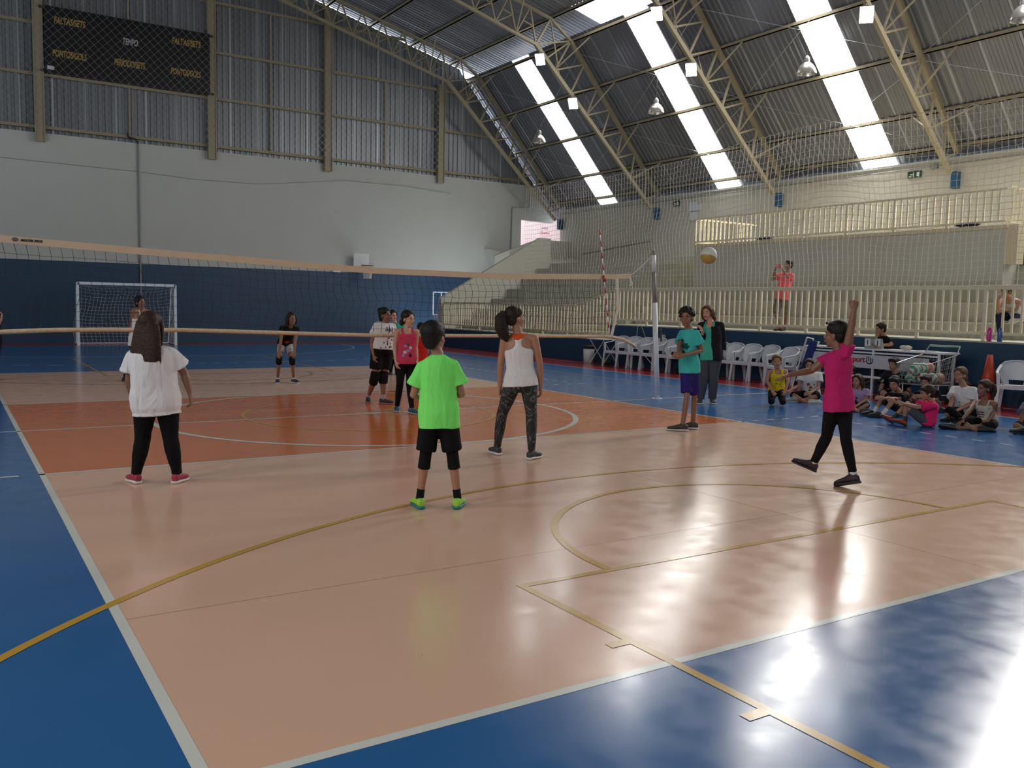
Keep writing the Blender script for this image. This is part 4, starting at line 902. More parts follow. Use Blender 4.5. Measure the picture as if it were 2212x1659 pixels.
def head_parts(body, pr, c, X, Y, Z, h, hair, hcol, sk, vs, extra):
    """c = middle of the head; X right, Y face, Z up; h = head height"""
    k = h/.225; P = lambda x, y, z: c+X*x*k+Y*y*k+Z*z*k; R3 = Matrix((X, Y, Z)).transposed()
    E = lambda mb, x, y, z, a, b, d, n=14: mb.ell(P(x,y,z), (a*k,b*k,d*k), n, 10, R3)
    E(body, 0,-.012,.032,.073,.090,.080); E(body, 0,.026,-.032,.055,.058,.070); E(body, 0,.054,-.088,.025,.022,.020); E(body, 0,.03,-.065,.044,.045,.035)
    E(body, -.032,.05,-.025,.024,.025,.022); E(body, .032,.05,-.025,.024,.025,.022); E(body, 0,.066,.018,.046,.02,.014)
    body.tube([P(0,.078,.012), P(0,.092,-.008), P(0,.103,-.024)], [.007*k,.0095*k,.0125*k], 8); E(body, 0,.094,-.028,.0165,.011,.008)
    E(body, 0,.082,-.052,.022,.010,.012)
    for s in (-1, 1): E(body, s*.073,-.008,-.012,.009,.018,.028)
    e = MB()
    for s in (-1, 1): e.ell(P(s*.030,.0745,.000), (.0125*k,.008*k,.0055*k), 10, 7, R3, mi=0); e.ell(P(s*.030,.0800,.000), (.0066*k,.004*k,.0056*k), 8, 6, R3, mi=1)
    q = e.build('eyes', [EYEW, EYED], None, True); q.parent = pr
    e = MB()
    for s in (-1, 1): e.tube([P(s*.047,.070,.018), P(s*.03,.083,.024), P(s*.014,.085,.019)], [.002*k,.0042*k,.003*k], 6)
    q = e.build('eyebrows', hairmat(hcol), None); q.parent = pr
    e = MB(); e.tube([P(-.023,.082,-.053), P(-.01,.0935,-.050), P(0,.0945,-.052), P(.01,.0935,-.050), P(.023,.082,-.053)], [.002*k,.0048*k,.005*k,.0048*k,.002*k], 8)
    e.tube([P(-.018,.084,-.058), P(0,.093,-.061), P(.018,.084,-.058)], [.002*k,.0055*k,.002*k], 8); q = e.build('lips', LIPC, None, True); q.parent = pr
    # hair
    m = MB(); rnd = random.Random(int(abs(c.x)*977)+int(abs(c.y)*131))
    E(m, 0,-.024,.047,.084,.093,.086, 18); E(m, 0,-.052,.000,.073,.054,.066)
    if hair != 'cap':
        E(m, 0,.030,.088,.052,.040,.028); E(m, .05,.02,.060,.028,.044,.036); E(m, -.05,.02,.060,.028,.044,.036)
    else: E(m, 0,-.02,.05,.078,.088,.075)
    if hair in ('short', 'cap'):
        for s in (-1, 1): E(m, s*.070,.012,.018,.010,.018,.028)
        for i in range(22):
            a = rnd.uniform(0, 6.28); b_ = rnd.uniform(.35, 1.5); y_ = -.022+.078*math.cos(b_)*math.sin(a)
            E(m, .068*math.cos(b_)*math.cos(a), y_, .045+.070*math.sin(b_), .018,.018,.018, 7)
        E(m, 0,-.062,-.038,.052,.034,.04)
    if hair == 'fringe':
        for i in range(7): E(m, -.054+i*.018,.068-.0015*(i-3)**2*.9,.072,.017,.019,.028, 8)
        for s in (-1, 1): E(m, s*.071,.018,.022,.010,.022,.032)
        E(m, 0,-.060,-.030,.055,.036,.045)
    if hair == 'curly':
        for i in range(70):
            a = rnd.uniform(0, 6.28); b = rnd.uniform(-.25, 1.5)
            y = -.018+.098*math.cos(b)*math.sin(a); x = .086*math.cos(b)*math.cos(a); z = .045+.088*math.sin(b)
            if y > .045 and z < .085: continue
            E(m, x, y, z, .019,.019,.019, 7)
    if hair in ('long', 'bob', 'longthick'):
        Lh = {'long': .20, 'bob': .13, 'longthick': .262}[hair]; w = 1.34 if hair == 'longthick' else 1.0
        R_ = []
        for i in range(9):
            f = i/8; R_.append(ring(P(0,-.054-(.055 if hair == 'longthick' else .03)*f, .055-(.055+Lh)*f), X, Y, (.084*lerp(1.0, w, min(1, f*1.6))+.012*math.sin(f*3))*k, (.052+.006*math.sin(f*3))*k*(1-.25*f), 22))
        m.loft(R_)
        for i in range(15):
            x = -.088*w+.176*w*i/14; yy = -.080+.020*(x/.1)**2; z0 = -.03-rnd.uniform(0,.03)
            m.tube([P(x*.72,yy,.02), P(x*.85,yy-.012,z0), P(x*1.04,yy-(.042 if hair == 'longthick' else .018),-Lh*.75), P(x*1.06+rnd.uniform(-.012,.012),yy-(.04 if hair == 'longthick' else .004),-Lh-rnd.uniform(-.005,.035))], [.018*k,.019*k,.016*k,.004*k], 8)
        for s in (-1, 1): m.tube([P(s*.072,.018,.05), P(s*.085,.012,-.01), P(s*.086,.0,-.07), P(s*.078,-.01,-Lh*.8)], [.018*k,.018*k,.016*k,.008*k], 8)
    if hair in ('pony', 'bigpony'):
        B_ = 1.5 if hair == 'bigpony' else 1
        m.tube([P(0,-.085,.06), P(-.0,-.125*1.0,.065), P(-.01,-.16,.03), P(-.015,-.165,-.04*B_), P(-.015,-.15,-.10*B_), P(0,-.135,-.14*B_)], [.022*k,.03*B_*k,.042*B_*k,.046*B_*k,.036*B_*k,.010*k], 10)
        for i in range(10): a = rnd.uniform(0, 6.28); m.ell(P(-.012+.025*B_*math.cos(a),-.155+.02*B_*math.sin(a),-.02*B_-.07*rnd.random()*B_), (.02*B_*k,.02*B_*k,.045*k), 8, 6, R3)
        q = MB(); q.tube([P(.02*math.cos(t),-.095,.06+.02*math.sin(t)) for t in [j*math.pi/5 for j in range(10)]], .007*k, 6, closed=True); q = q.build('hair_tie', cloth('hairtie', (.35,.02,.06)), None); q.parent = pr
    if hair == 'lowpony': m.tube([P(0,-.09,-.005), P(0,-.12,-.02), P(0,-.118,-.06), P(0,-.105,-.085)], [.018*k,.033*k,.036*k,.014*k], 10); m.ell(P(0,-.115,-.035), (.036*k,.034*k,.036*k), 10, 8, R3)
    if hair == 'bun': m.ell(P(0,-.095,.085), (.040*k,.038*k,.036*k), 12, 8, R3); E(m, 0,-.075,-.045,.035,.03,.045)
    hm = hairmat(hcol)
    if hair == 'cap':
        vox(m, 'hair', hm, pr, vs*.95, 2)
        m = MB(); E(m, 0,-.018,.055,.086,.098,.083, 18); q = vox(m, 'cap', extra.get('capmat', BLACK), pr, .009, 2)
        m = MB(); sg = extra.get('brim', -1); m.loft([ring(P(0,sg*y_,z_), X, Y, w_*k, .05*k, 12) for y_, z_, w_ in ((.085,.035,.06),(.09,.030,.058))]); q2 = m.build('brim', extra.get('capmat', BLACK), None, True); q2.parent = q
    else: vox(m, 'hair', hm, pr, vs*.95, 3, (.016, .005 if hair != 'curly' else .009))
    if extra.get('glasses'):
        m = MB(); gm = mat(*extra['glasses'])
        for s in (-1, 1):
            m.tube([P(s*.031+.021*math.cos(t), .092, .001+.014*math.sin(t)) for t in [j*math.pi/6 for j in range(12)]], .0022*k, 5, closed=True)
            m.tube([P(s*.052,.09,.004), P(s*.075,.05,.006), P(s*.076,-.01,.0)], .002*k, 5)
            if extra.get('dark'): m.ell(P(s*.031,.093,.0), (.021*k,.003*k,.014*k), 10, 6, R3)
        m.bar(P(-.01,.094,.004), P(.01,.094,.004), .003*k, .003*k); q = m.build('glasses', gm, None); q.parent = pr
    if extra.get('headglasses'):
        m = MB(); m.tube([P(.074*math.cos(t),-.012+.08*math.sin(t),.100) for t in [j*math.pi/12 for j in range(-1, 14)]], .004*k, 6)
        for s in (-1, 1): m.ell(P(s*.033,.072,.100), (.022*k,.005*k,.013*k), 10, 6, R3)
        q = m.build('sunglasses', BLACK, None); q.parent = pr
def cam_frame(B):
    n = V((B.x-CAM.x, B.y-CAM.y, 0)).normalized(); r = V((n.y, -n.x, 0)); return n, r
def pt(B, n, u, v, d=0.0):
    return at(u, v, n=n, p0=B+n*d)
def person(label, base, hgt, A, joints, top, bottom, feet, sk='fair', hair=('short', 'dark'), head=None, group=None, bz=0.0, vs=.009, fat=1.0, hh=None, extra=None, hands=('relax', 'relax'), sw=.165, bx=None):
    """joints: photograph points (u, v[, depth]) for the joints; the l side is the limb on the photo's left"""
    extra = extra or {}
    B = at(base[0], base[1], z=bz) if bx is None else at(base[0], base[1], x=bx)
    B.z = bz; n, r = cam_frame(B); tc = -n
    pr = thing('person', label, 'person', tuple(B), 0, group)
    s = hgt/1.65; J = {}; f = tc*math.cos(math.radians(A))+r*math.sin(math.radians(A)); q = V((0,0,1)).cross(f).normalized()
    if q.dot(r) < -1e-4 or (abs(q.dot(r)) <= 1e-4 and q.dot(n) < 0): q = -q
    g = lambda k, d0=0.0: (lambda j: pt(B, n, j[0], j[1], j[2] if len(j) > 2 else d0))(joints[k])
    neck = g('neck'); pel = g('pel'); hd = g('head', (neck-B).dot(n)); up = (neck-pel).normalized()
    qs = (q-up*q.dot(up)).normalized(); w = sw*s*(.85+.15*fat); hw = .085*s*fat
    for side, sg in (('l', -1), ('r', 1)):
        J['s'+side] = neck+qs*sg*w-up*.045*s; J['h'+side] = pel+q*sg*hw-V((0,0,1))*.02*s
        if 's'+side in joints: J['s'+side] = g('s'+side, (J['s'+side]-B).dot(n))
        ds = (J['s'+side]-B).dot(n); J['e'+side] = g('e'+side, ds); J['w'+side] = g('w'+side, (J['e'+side]-B).dot(n))
        if 'f'+side in joints: J['f'+side] = g('f'+side, (J['w'+side]-B).dot(n))
        else: J['f'+side] = J['w'+side]+(J['w'+side]-J['e'+side])
        F = feet[side]
        if 'ground' in F:
            hl = at(F['ground'][0][0], F['ground'][0][1], z=bz); to = at(F['ground'][1][0], F['ground'][1][1], z=bz)
            dr = (to-hl); dr.z = 0; dr.normalize(); Lf = .25*s*F.get('len', 1); to = hl+dr*Lf; an = hl+dr*Lf*.26+V((0,0,.085*s)); J['up'+side] = V((0,0,1))
        else:
            hl = pt(B, n, *F['heel']); to = pt(B, n, *F['toe']); an = pt(B, n, *F['ankle'])
            dr = (to-hl).normalized(); to = hl+dr*.25*s*F.get('len', 1); u_ = (an-hl); u_ = (u_-dr*u_.dot(dr))
            J['up'+side] = u_.normalized() if u_.length > .01 else V((0,0,1))
        for p_ in (hl, to, an):
            if p_.z < bz+.004: p_.z = bz+.004
        J['a'+side] = an; J['hl'+side] = hl; J['to'+side] = to
        J['k'+side] = g('k'+side, ((J['h'+side]+an)/2-B).dot(n))
    for k in list(J):
        if not k.startswith('up'): J[k] = J[k]-B
    neck -= B; pel -= B; hd -= B
    fr_ = (f-up*f.dot(up)).normalized()
    # torso cross sections from the hips to the neck
    def tor(t): return pel.lerp(neck, t)
    SEC = [(-.17,.120,.090),(-.08,.160,.115),(.08,.160,.115),(.3,.135,.098),(.5,.140,.102),(.7,.155,.112),(.85,.150,.100),(.95,.110,.075),(1.0,.065,.058)]
    fx = s*fat
    b = MB(); b.loft([ring(tor(t), qs, fr_, a_*fx*.93, c_*fx*.93) for t, a_, c_ in SEC])
    hz = (hh or hgt/7.3)*1.08; hup = (hd-neck).normalized(); hup = (hup*.25+V((0,0,1))*.75).normalized() if not extra.get('tilt') else hup
    HA, HP = head if head else (A, 0)
    ff = tc*math.cos(math.radians(HA))+r*math.sin(math.radians(HA)); ff = (ff-hup*ff.dot(hup)).normalized(); ff = (ff*math.cos(math.radians(HP))+hup*math.sin(math.radians(HP))).normalized()
    hx = ff.cross(hup).normalized(); hu = hx.cross(ff).normalized()
    b.tube([neck-up*.03*s, neck+up*.02*s, hd-hu*.05*hz/.225], [.066*s*fat,.052*s*(.8+.2*fat),.048*s], 14)
    for side, sg in (('l', -1), ('r', 1)):
        S, E_, W_ = J['s'+side], J['e'+side], J['w'+side]
        b.tube([neck-up*.03*s, neck.lerp(S, .55)-up*.012*s, S], [.05*fx,.05*fx,.05*fx], 12)
        ab = .5+.5*fat
        b.tube([S, S.lerp(E_, .3), S.lerp(E_, .7), E_, E_.lerp(W_, .25), E_.lerp(W_, .7), W_], [.050*s*ab,.047*s*ab,.040*s*ab,.035*s*ab,.037*s*ab,.029*s*ab,.0235*s], 14); b.ell(S, .052*s*ab, 12, 8); b.ell(E_, .035*s*ab, 10, 8)
        fd = (J['f'+side]-W_); fd = fd.normalized() if fd.length > 1e-4 else V((0,0,-1))
        palm = extra.get('palm'+side); palm = (tc*palm[0]+r*palm[1]+V((0,0,1))*palm[2]) if palm else (pel-W_)
        hand(b, W_, fd, palm, s*extra.get('hand', 1.0), hands[0 if side == 'l' else 1], extra.get('thumb'+side, 1 if (fd.cross(palm)).dot(f) > 0 else -1))
        H_, K_, A_ = J['h'+side], J['k'+side], J['a'+side]
        b.tube([H_, H_.lerp(K_, .35), H_.lerp(K_, .8), K_, K_.lerp(A_, .22), K_.lerp(A_, .45), K_.lerp(A_, .85), A_], [.082*fx,.076*fx,.054*fx,.049*fx,.050*fx,.047*fx,.032*s,.031*s], 14)
        b.ell(K_, .050*fx, 10, 8); b.ell(H_, .082*fx, 12, 8)
        b.tube([A_+V((0,0,.0)), (J['hl'+side]*.65+J['to'+side]*.35)+J['up'+side]*.04*s, J['hl'+side].lerp(J['to'+side], .8)+J['up'+side]*.03*s], [.03*s,.032*s,.026*s], 10)
    head_parts(b, pr, hd, hx, ff, hu, hz, hair[0], hair[1], sk, vs, extra)
    vox(b, 'body', skin(sk), pr, vs, 3)
    # ---- upper garment
    def garment(spec, name):
        m = MB(); lo = spec.get('loose', .012); hem = spec.get('hem', -.25); tp = spec.get('top', 1.0)
        sec = spec.get('sec')
        if sec: rows = sec
        else:
            rows = [(t, a_+lo/s*(1.6 if t < .4 else 1), c_+lo/s*(1.3 if t < .4 else 1)) for t, a_, c_ in SEC if hem < t <= min(tp, .97)]
            if spec.get('boxy'): rows = [(t, max(a_, .158*(1 if t < .8 else .9)+lo/s) if t < .9 else a_, max(c_, .112+lo/s) if t < .8 else c_) for t, a_, c_ in rows]
            lb = bottom.get('loose', .006)/s+.010; rows = [(t, max(a_, .168+lb/fat) if t < .22 else a_, max(c_, .120+lb/fat) if t < .22 else c_) for t, a_, c_ in rows]
            if tp >= 1: rows.append((1.02,.066/max(fat,.8)**.5,.060/max(fat,.8)**.5))
            h0 = rows[0]; rows = [(hem, h0[1]*spec.get('flare', 1.0), h0[2]*spec.get('flare', 1.0))]+rows
        m.loft([ring(tor(t)+fr_*((r_[3] if len(r_) > 3 else 0)*s), qs, fr_, r_[1]*fx, r_[2]*fx) for r_ in rows for t in (r_[0],)])
        for dx, dy, rx, ry in spec.get('panels', []): m.loft([ring(tor(t)+qs*dx*fx*k+fr_*dy*fx, qs, fr_, rx*fx*k, ry*fx) for t, k in ((hem,1.05),(0,1.02),(.3,.92),(.6,1),(.88,.92))])
        sl = spec.get('sleeve', 0)
        if sl > 0:
            for side in 'lr':
                S, E_, W_ = J['s'+side], J['e'+side], J['w'+side]; e2 = lo*1.3; ab = .5+.5*fat
                m.tube([neck-up*.045*s, neck.lerp(S, .55)-up*.012*s, S-up*.004], [.052*fx+.007,.052*fx+.008,.050*fx+.006+lo*.3], 14)
                if sl <= 1: pts = [S, S.lerp(E_, sl*.5), S.lerp(E_, sl)]; rr = [.051*s*ab+e2*.3, .052*s*ab+e2*.7, .053*s*ab+e2*1.3]
                else: pts = [S, S.lerp(E_, .5), E_, E_.lerp(W_, (sl-1)*.5), E_.lerp(W_, sl-1)]; rr = [.052*s*ab+e2*.3, .050*s*ab+e2*.6, .041*s*ab+e2*.7, .041*s*ab+e2*.7, .033*s*ab+e2*.7]
                m.tube(pts, rr, 16); m.ell(S, .052*s*ab+e2*.25, 12, 8)
        elif spec.get('straps'):
            for sg in (-1, 1):
                x = spec['straps']*sg
                m.tube([tor(.72)+qs*x*1.25*s+fr_*.105*fx, tor(.9)+qs*x*1.05*s+fr_*.085*fx, tor(.99)+qs*x*s+fr_*.02*s+up*.012*s, tor(.93)+qs*x*s-fr_*.078*fx, tor(.74)+qs*x*1.2*s-fr_*.105*fx], spec.get('sr', .019)*s, 8)
        o = vox(m, name, spec['mat'], pr, spec.get('vs', .009), 2, spec.get('disp', (.09,.014)))
        return o
    go = garment(top, top.get('name', 't_shirt'))
    if 'over' in extra: garment(extra['over'], extra['over'].get('name', 'jacket'))
    for fn in extra.get('prints', []): fn(pr, go, tor, qs, fr_, up, s, fat, J)
    # ---- lower garment
    bt = bottom; m = MB(); lo = bt.get('loose', .006); L_ = bt.get('len', 2.0)
    if bt.get('skirt'):
        m.loft([ring(tor(t), qs, fr_, a_*fx, c_*fx) for t, a_, c_ in ((.16,.142,.104),(0,.17,.125),(-.12,.178,.13))]+[ring((J['hl' if False else 'hl'][:] and V((0,0,0)) or V((0,0,0))), qs, fr_, 1, 1)] if False else [ring(tor(t), qs, fr_, a_*fx, c_*fx) for t, a_, c_ in ((.16,.142,.104),(0,.175,.13),(-.2,.185,.14),(-bt['skirt'],.19,.145))])
    else: m.loft([ring(tor(t), qs, fr_, a_*fx+lo, c_*fx+lo) for t, a_, c_ in ((-.2,.125,.100),(-.1,.162,.120),(.0,.167,.124),(.1,.158,.117),(.2,.142,.104))])
    for side in 'lr':
        H_, K_, A_ = J['h'+side], J['k'+side], J['a'+side]
        if bt.get('skirt'): continue
        allp = [(0,.088),(.35,.080),(.8,.060),(1.0,.056),(1.22,.056),(1.45,.052),(1.85,.038),(2.0,.037)]
        P_ = lambda t: H_.lerp(K_, t) if t <= 1 else K_.lerp(A_, t-1)
        rad = lambda t, a_: a_*fx*(1 if t < 1.5 else 1/max(fat,.01)**.5)+lo*(1+bt.get('flare', 0)*t)
        pts = [(t, a_) for t, a_ in allp if t < L_]
        a0 = pts[-1]; nx_ = [p_ for p_ in allp if p_[0] >= L_]; aL = lerp(a0[1], nx_[0][1], (L_-a0[0])/max(1e-6, nx_[0][0]-a0[0])) if nx_ else a0[1]
        pts.append((L_, aL))
        if bt.get('boxy'): pts = [(t, max(a_, .082-.006*t)) for t, a_ in pts]
        m.tube([P_(t) for t, a_ in pts], [rad(t, a_) for t, a_ in pts], 16); m.ell(H_, .088*fx+lo, 12, 8)
        if L_ > 1.1: m.ell(K_, .058*fx+lo, 12, 8)
    vox(m, bt.get('name', 'leggings'), bt['mat'], pr, .009, 2, bt.get('disp', (.07,.006)))
    for kp in extra.get('pads', []):
        H_, K_, A_ = J['h'+kp], J['k'+kp], J['a'+kp]; m = MB(); r0 = .060*fx+.012; m.tube([K_.lerp(H_, extra.get('padup', .22)), K_, K_.lerp(A_, extra.get('paddn', .28))], [r0,r0*1.06,r0*.95], 16)
        kf = (K_-(H_+A_)/2); kf = kf.normalized() if kf.length > .02 else f
        m.ell(K_+kf*.02, (.05*s,.05*s,.065*s), 12, 8); vox(m, 'knee_pad', extra.get('padmat', cloth('black', (.006,.006,.007))), pr, .009, 2)
    if extra.get('under'):
        m = None
        for side in 'lr':
            H_, K_, A_ = J['h'+side], J['k'+side], J['a'+side]; m = MB(); m.tube([H_.lerp(K_, .7), K_, K_.lerp(A_, extra['under'])], [.066*fx,.062*fx,.064*fx], 16); vox(m, 'under_shorts', cloth('black', (.006,.006,.007)), pr, .009, 2)
    # ---- feet
    for side in 'lr':
        F = feet[side]; A_ = J['a'+side]; sh = F.get('shoe', extra.get('shoe'))
        if sh is None: continue
        foot_shoe(pr, A_, J['hl'+side], J['to'+side], s*1.02, sh[0], sh[1], sh[3] if len(sh) > 3 else 'low', J['up'+side], sh[2] if len(sh) > 2 else None)
        if extra.get('sock'):
            m = MB(); m.tube([A_+V((0,0,.0))+(J['k'+side]-A_).normalized()*extra.get('sockh', .05)*s, A_, J['hl'+side].lerp(J['to'+side], .25)+J['up'+side]*.05*s], [.036*s,.036*s,.034*s], 12); q_ = m.build('sock', extra['sock'], None, True); q_.parent = pr
    return pr
def patch(go, pr, name, m, c, xd, yd, shapes, off=.004):
    """a printed shape laid on a garment: outline points are projected on to the cloth from outside"""
    from mathutils.bvhtree import BVHTree
    if not hasattr(patch, 'c'): patch.c = {}
    if go.name not in patch.c:
        me = go.data; patch.c[go.name] = BVHTree.FromPolygons([v.co.copy() for v in me.vertices], [tuple(p.vertices) for p in me.polygons])
    T_ = patch.c[go.name]; x = xd.normalized(); y = yd.normalized(); zn = x.cross(y); mb = MB()
    for poly in shapes:
        vs = []
        cx_ = sum(p_[0] for p_ in poly)/len(poly); cy_ = sum(p_[1] for p_ in poly)/len(poly)
        def hit(a, b_):
            o_ = c+x*a+y*b_+zn*.5; h_ = T_.ray_cast(o_, -zn); return (h_[0]+zn*off) if h_[0] is not None else None
        rings_ = []
        for k_ in (1.0, .66, .33): rings_.append([hit(cx_+(a-cx_)*k_, cy_+(b_-cy_)*k_) for a, b_ in poly])
        cc = hit(cx_, cy_)
        if cc is None or any(h_ is None for R_ in rings_ for h_ in R_): continue
        nn = len(poly); vs = [p_ for R_ in rings_ for p_ in R_]+[cc]; fs = []
        for i in range(2):
            for j in range(nn): fs.append((i*nn+j, i*nn+(j+1) % nn, (i+1)*nn+(j+1) % nn, (i+1)*nn+j))
        for j in range(nn): fs.append((2*nn+j, 2*nn+(j+1) % nn, 3*nn))
        mb.add(vs, fs)
    if mb.v: o = mb.build(name, m, None); o.parent = go; return o
def blob(cx_, cy_, rx, ry, n=14, w=0, seed=0):
    rr = random.Random(seed); return [(cx_+rx*math.cos(6.283*k/n)*(1+w*rr.uniform(-1, 1)), cy_+ry*math.sin(6.283*k/n)*(1+w*rr.uniform(-1, 1))) for k in range(n)]
def prnt(name, m, shapes, t=.6, front=True, dx=0):
    def fn(pr, go, tor, qs, fr_, up, s, fat, J):
        zd = fr_ if front else -fr_; x = up.cross(zd)
        patch(go, pr, name, m, tor(t)+x*dx*s, x, up, [[(a*s, b*s) for a, b in poly] for poly in shapes])
    return fn
def prbar(sx, sy, L_, w_): return [(sx-w_/2, sy-L_/2), (sx+w_/2, sy-L_/2), (sx+w_/2, sy+L_/2), (sx-w_/2, sy+L_/2)]

BLK = cloth('black', (.006,.006,.007)); WHT = cloth('white', (.66,.65,.66)); NAVYC = cloth('charcoal', (.025,.027,.032)); GREYC = cloth('grey', (.07,.075,.085))
SOLEW = mat('sole_white', (.6,.6,.58), .5); SOLEB = mat('sole_black', (.015,.015,.017), .5)
shoe = lambda nm, c, sole=SOLEW, lace=None, st='low': (mat('shoe_'+nm, c, .6), sole, lace, st)
LB = mat('lace_dark', (.03,.02,.03), .7); LY = mat('lace_lime', (.45,.6,.1), .7); LW_ = mat('lace_white', (.5,.5,.5), .7)
WS = cloth('sock_white', (.58,.57,.57)); BS = cloth('sock_black', (.006,.006,.007))

# 1 woman in the loose white t-shirt
wp = cloth('white_tee', (.72,.70,.71), bump=(4,.8,.07,(1.6,1.6,.5)))
P1 = person('person with long brown hair, loose white t-shirt and black leggings, seen from behind', (342,1046), 1.52, 168,
    dict(neck=(327,746), pel=(337,868), head=(327,706), sl=(286,772), sr=(372,765), el=(279,822,.06), wl=(287,862,.14), fl=(289,880,.16), er=(398,806,.02), wr=(410,850,.0), fr=(415,878,0), kl=(308,950), kr=(369,950)),
    dict(mat=wp, sleeve=.62, hem=-.22, loose=.024, disp=(.22,.026), boxy=True, flare=1.05, vs=.008), dict(mat=BLK, name='leggings', loose=.008),
    dict(l=dict(ground=((300,1046),(276,1036))), r=dict(ground=((376,1046),(405,1034)))), sk='brown', hair=('longthick', 'brown'), head=(146, 4), fat=1.13, vs=.0075, hh=.222,
    extra=dict(shoe=shoe('crimson', (.30,.02,.05), SOLEW, LB), sock=WS, glasses=('gold_wire', (.5,.4,.2), .3), palmr=(-.3,-1,0)))
# 2 boy in lime green
P2 = person('person in bright green t-shirt and black shorts, short black hair, seen from behind', (946,1098), 1.46, 180,
    dict(neck=(946,769), pel=(948,896), head=(938,730), sl=(912,794), sr=(979,790), el=(893,853,.02), wl=(915,862,.19), er=(998,851,.02), wr=(983,856,.19), kl=(919,985), kr=(978,985)),
    dict(mat=cloth('lime', (.22,.90,.17)), sleeve=.66, hem=-.22, loose=.022, disp=(.2,.02), boxy=True, vs=.008), dict(mat=BLK, name='shorts', len=.86, loose=.02, boxy=True),
    dict(l=dict(ground=((911,1101),(884,1080))), r=dict(ground=((985,1101),(1004,1080)))), sk='tan', hair=('short', 'black'), head=(152, 2), vs=.0075, hh=.226, sw=.15, fat=.88,
    extra=dict(shoe=shoe('lime_teal', (.30,.60,.05), mat('sole_teal', (.01,.20,.20), .5), LY), sock=BS, sockh=.09, under=.30))
# 3 woman in white racerback
swirl = mat('swirl_leggings_fabric', (.012,.012,.014), .7)
def swirls(m):
    nt = m.node_tree; b = nt.nodes['Principled BSDF']; tc = nt.nodes.new('ShaderNodeTexCoord'); n1 = nt.nodes.new('ShaderNodeTexNoise'); n1.inputs['Scale'].default_value = 3.4; n1.inputs['Distortion'].default_value = 2.6; n1.inputs['Detail'].default_value = 1
    nt.links.new(tc.outputs['Object'], n1.inputs['Vector']); w_ = nt.nodes.new('ShaderNodeMath'); w_.operation = 'MULTIPLY'; w_.inputs[1].default_value = 6; nt.links.new(n1.outputs['Fac'], w_.inputs[0])
    p_ = nt.nodes.new('ShaderNodeMath'); p_.operation = 'PINGPONG'; p_.inputs[1].default_value = .5; nt.links.new(w_.outputs[0], p_.inputs[0])
    cr = nt.nodes.new('ShaderNodeValToRGB'); cr.color_ramp.elements[0].position = .72; cr.color_ramp.elements[0].color = (.010,.010,.011,1); cr.color_ramp.elements[1].position = .92; cr.color_ramp.elements[1].color = (.10,.10,.105,1)
    ml = nt.nodes.new('ShaderNodeMath'); ml.operation = 'MULTIPLY'; ml.inputs[1].default_value = 2; nt.links.new(p_.outputs[0], ml.inputs[0]); nt.links.new(ml.outputs[0], cr.inputs[0]); nt.links.new(cr.outputs[0], b.inputs['Base Color'])
swirls(swirl)
P3 = person('person with big dark ponytail, white racerback top and black swirl leggings, seen from behind', (1113,988), 1.6, 178,
    dict(neck=(1119,722), pel=(1125,826), head=(1113,688), sl=(1090,737), sr=(1154,733), el=(1081,785,.02), wl=(1080,836,.05), er=(1166,785,.0), wr=(1168,834,.03), kl=(1084,896), kr=(1148,898)),
    dict(mat=cloth('white_top', (.68,.67,.69)), name='tank_top', loose=.010, vs=.0075, disp=(.05,.008), sec=[(-.07,.190,.142),(.08,.182,.132),(.3,.146,.108),(.5,.151,.112),(.62,.158,.118),(.68,.150,.119,0),(.72,.085,.09,-.028),(.78,.045,.075,-.040),(.86,.042,.06,-.048),(.93,.060,.035,-.05),(.98,.066,.03,-.04)]),
    dict(mat=swirl, name='leggings', loose=.004, len=1.97), dict(l=dict(ground=((1079,984),(1054,974))), r=dict(ground=((1141,994),(1172,986)))), sk='tan', hair=('bigpony', 'dark'), head=(122, 8), fat=1.02, vs=.0075, hh=.218, sw=.16,
    extra=dict(shoe=shoe('black_red', (.03,.035,.035), SOLEW, mat('lace_red', (.4,.05,.04), .7)), over=dict(mat=cloth('orange_top', (.62,.08,.02)), name='inner_top', sec=[(.82,.034,.058,-.047),(.9,.056,.062,-.036),(.97,.074,.058,-.022),(1.01,.072,.05,-.014)], disp=(.05,.002))))
# 4 boy in teal
def tealprint(pr, go, tor, qs, fr_, up, s, fat, J):
    x = up.cross(fr_); patch(go, pr, 'dark_print', cloth('navy_print', (.01,.06,.07)), tor(.62), x, up, [blob(-.02*s,.02*s,.045*s,.05*s,14,.3,1), blob(.045*s,-.03*s,.05*s,.045*s,14,.35,2), blob(.0,-.13*s,.05*s,.05*s,14,.3,3), blob(-.06*s,-.06*s,.02*s,.05*s,10,.2,4)])
P4 = person('person in teal printed t-shirt and navy shorts with dark curly hair, beside the net post', (1484,930), 1.64, -52,
    dict(neck=(1488,713), pel=(1489,790), head=(1483,687), er=(1516,757,-.06), wr=(1477,767,-.3), fr=(1462,766,-.33), el=(1467,752,-.1), wl=(1470,769,-.28), fl=(1459,765,-.32), kl=(1484,858,-.06), kr=(1500,858,.1)),
    dict(mat=cloth('teal', (.05,.42,.42)), sleeve=.6, hem=-.20, loose=.018, disp=(.1,.014), boxy=True), dict(mat=cloth('navy_shorts', (.025,.018,.15)), name='shorts', len=.86, loose=.022, boxy=True),
    dict(l=dict(ground=((1486,932),(1452,930)), len=1.1), r=dict(ground=((1508,928),(1478,926)), len=1.1)), sk='brown', hair=('curly', 'black'), head=(-12, 0), vs=.008, hh=.228, fat=.76, sw=.15, hands=('grip', 'grip'),
    extra=dict(shoe=shoe('canvas_brown', (.045,.032,.022), SOLEW, LW_), prints=[tealprint]))
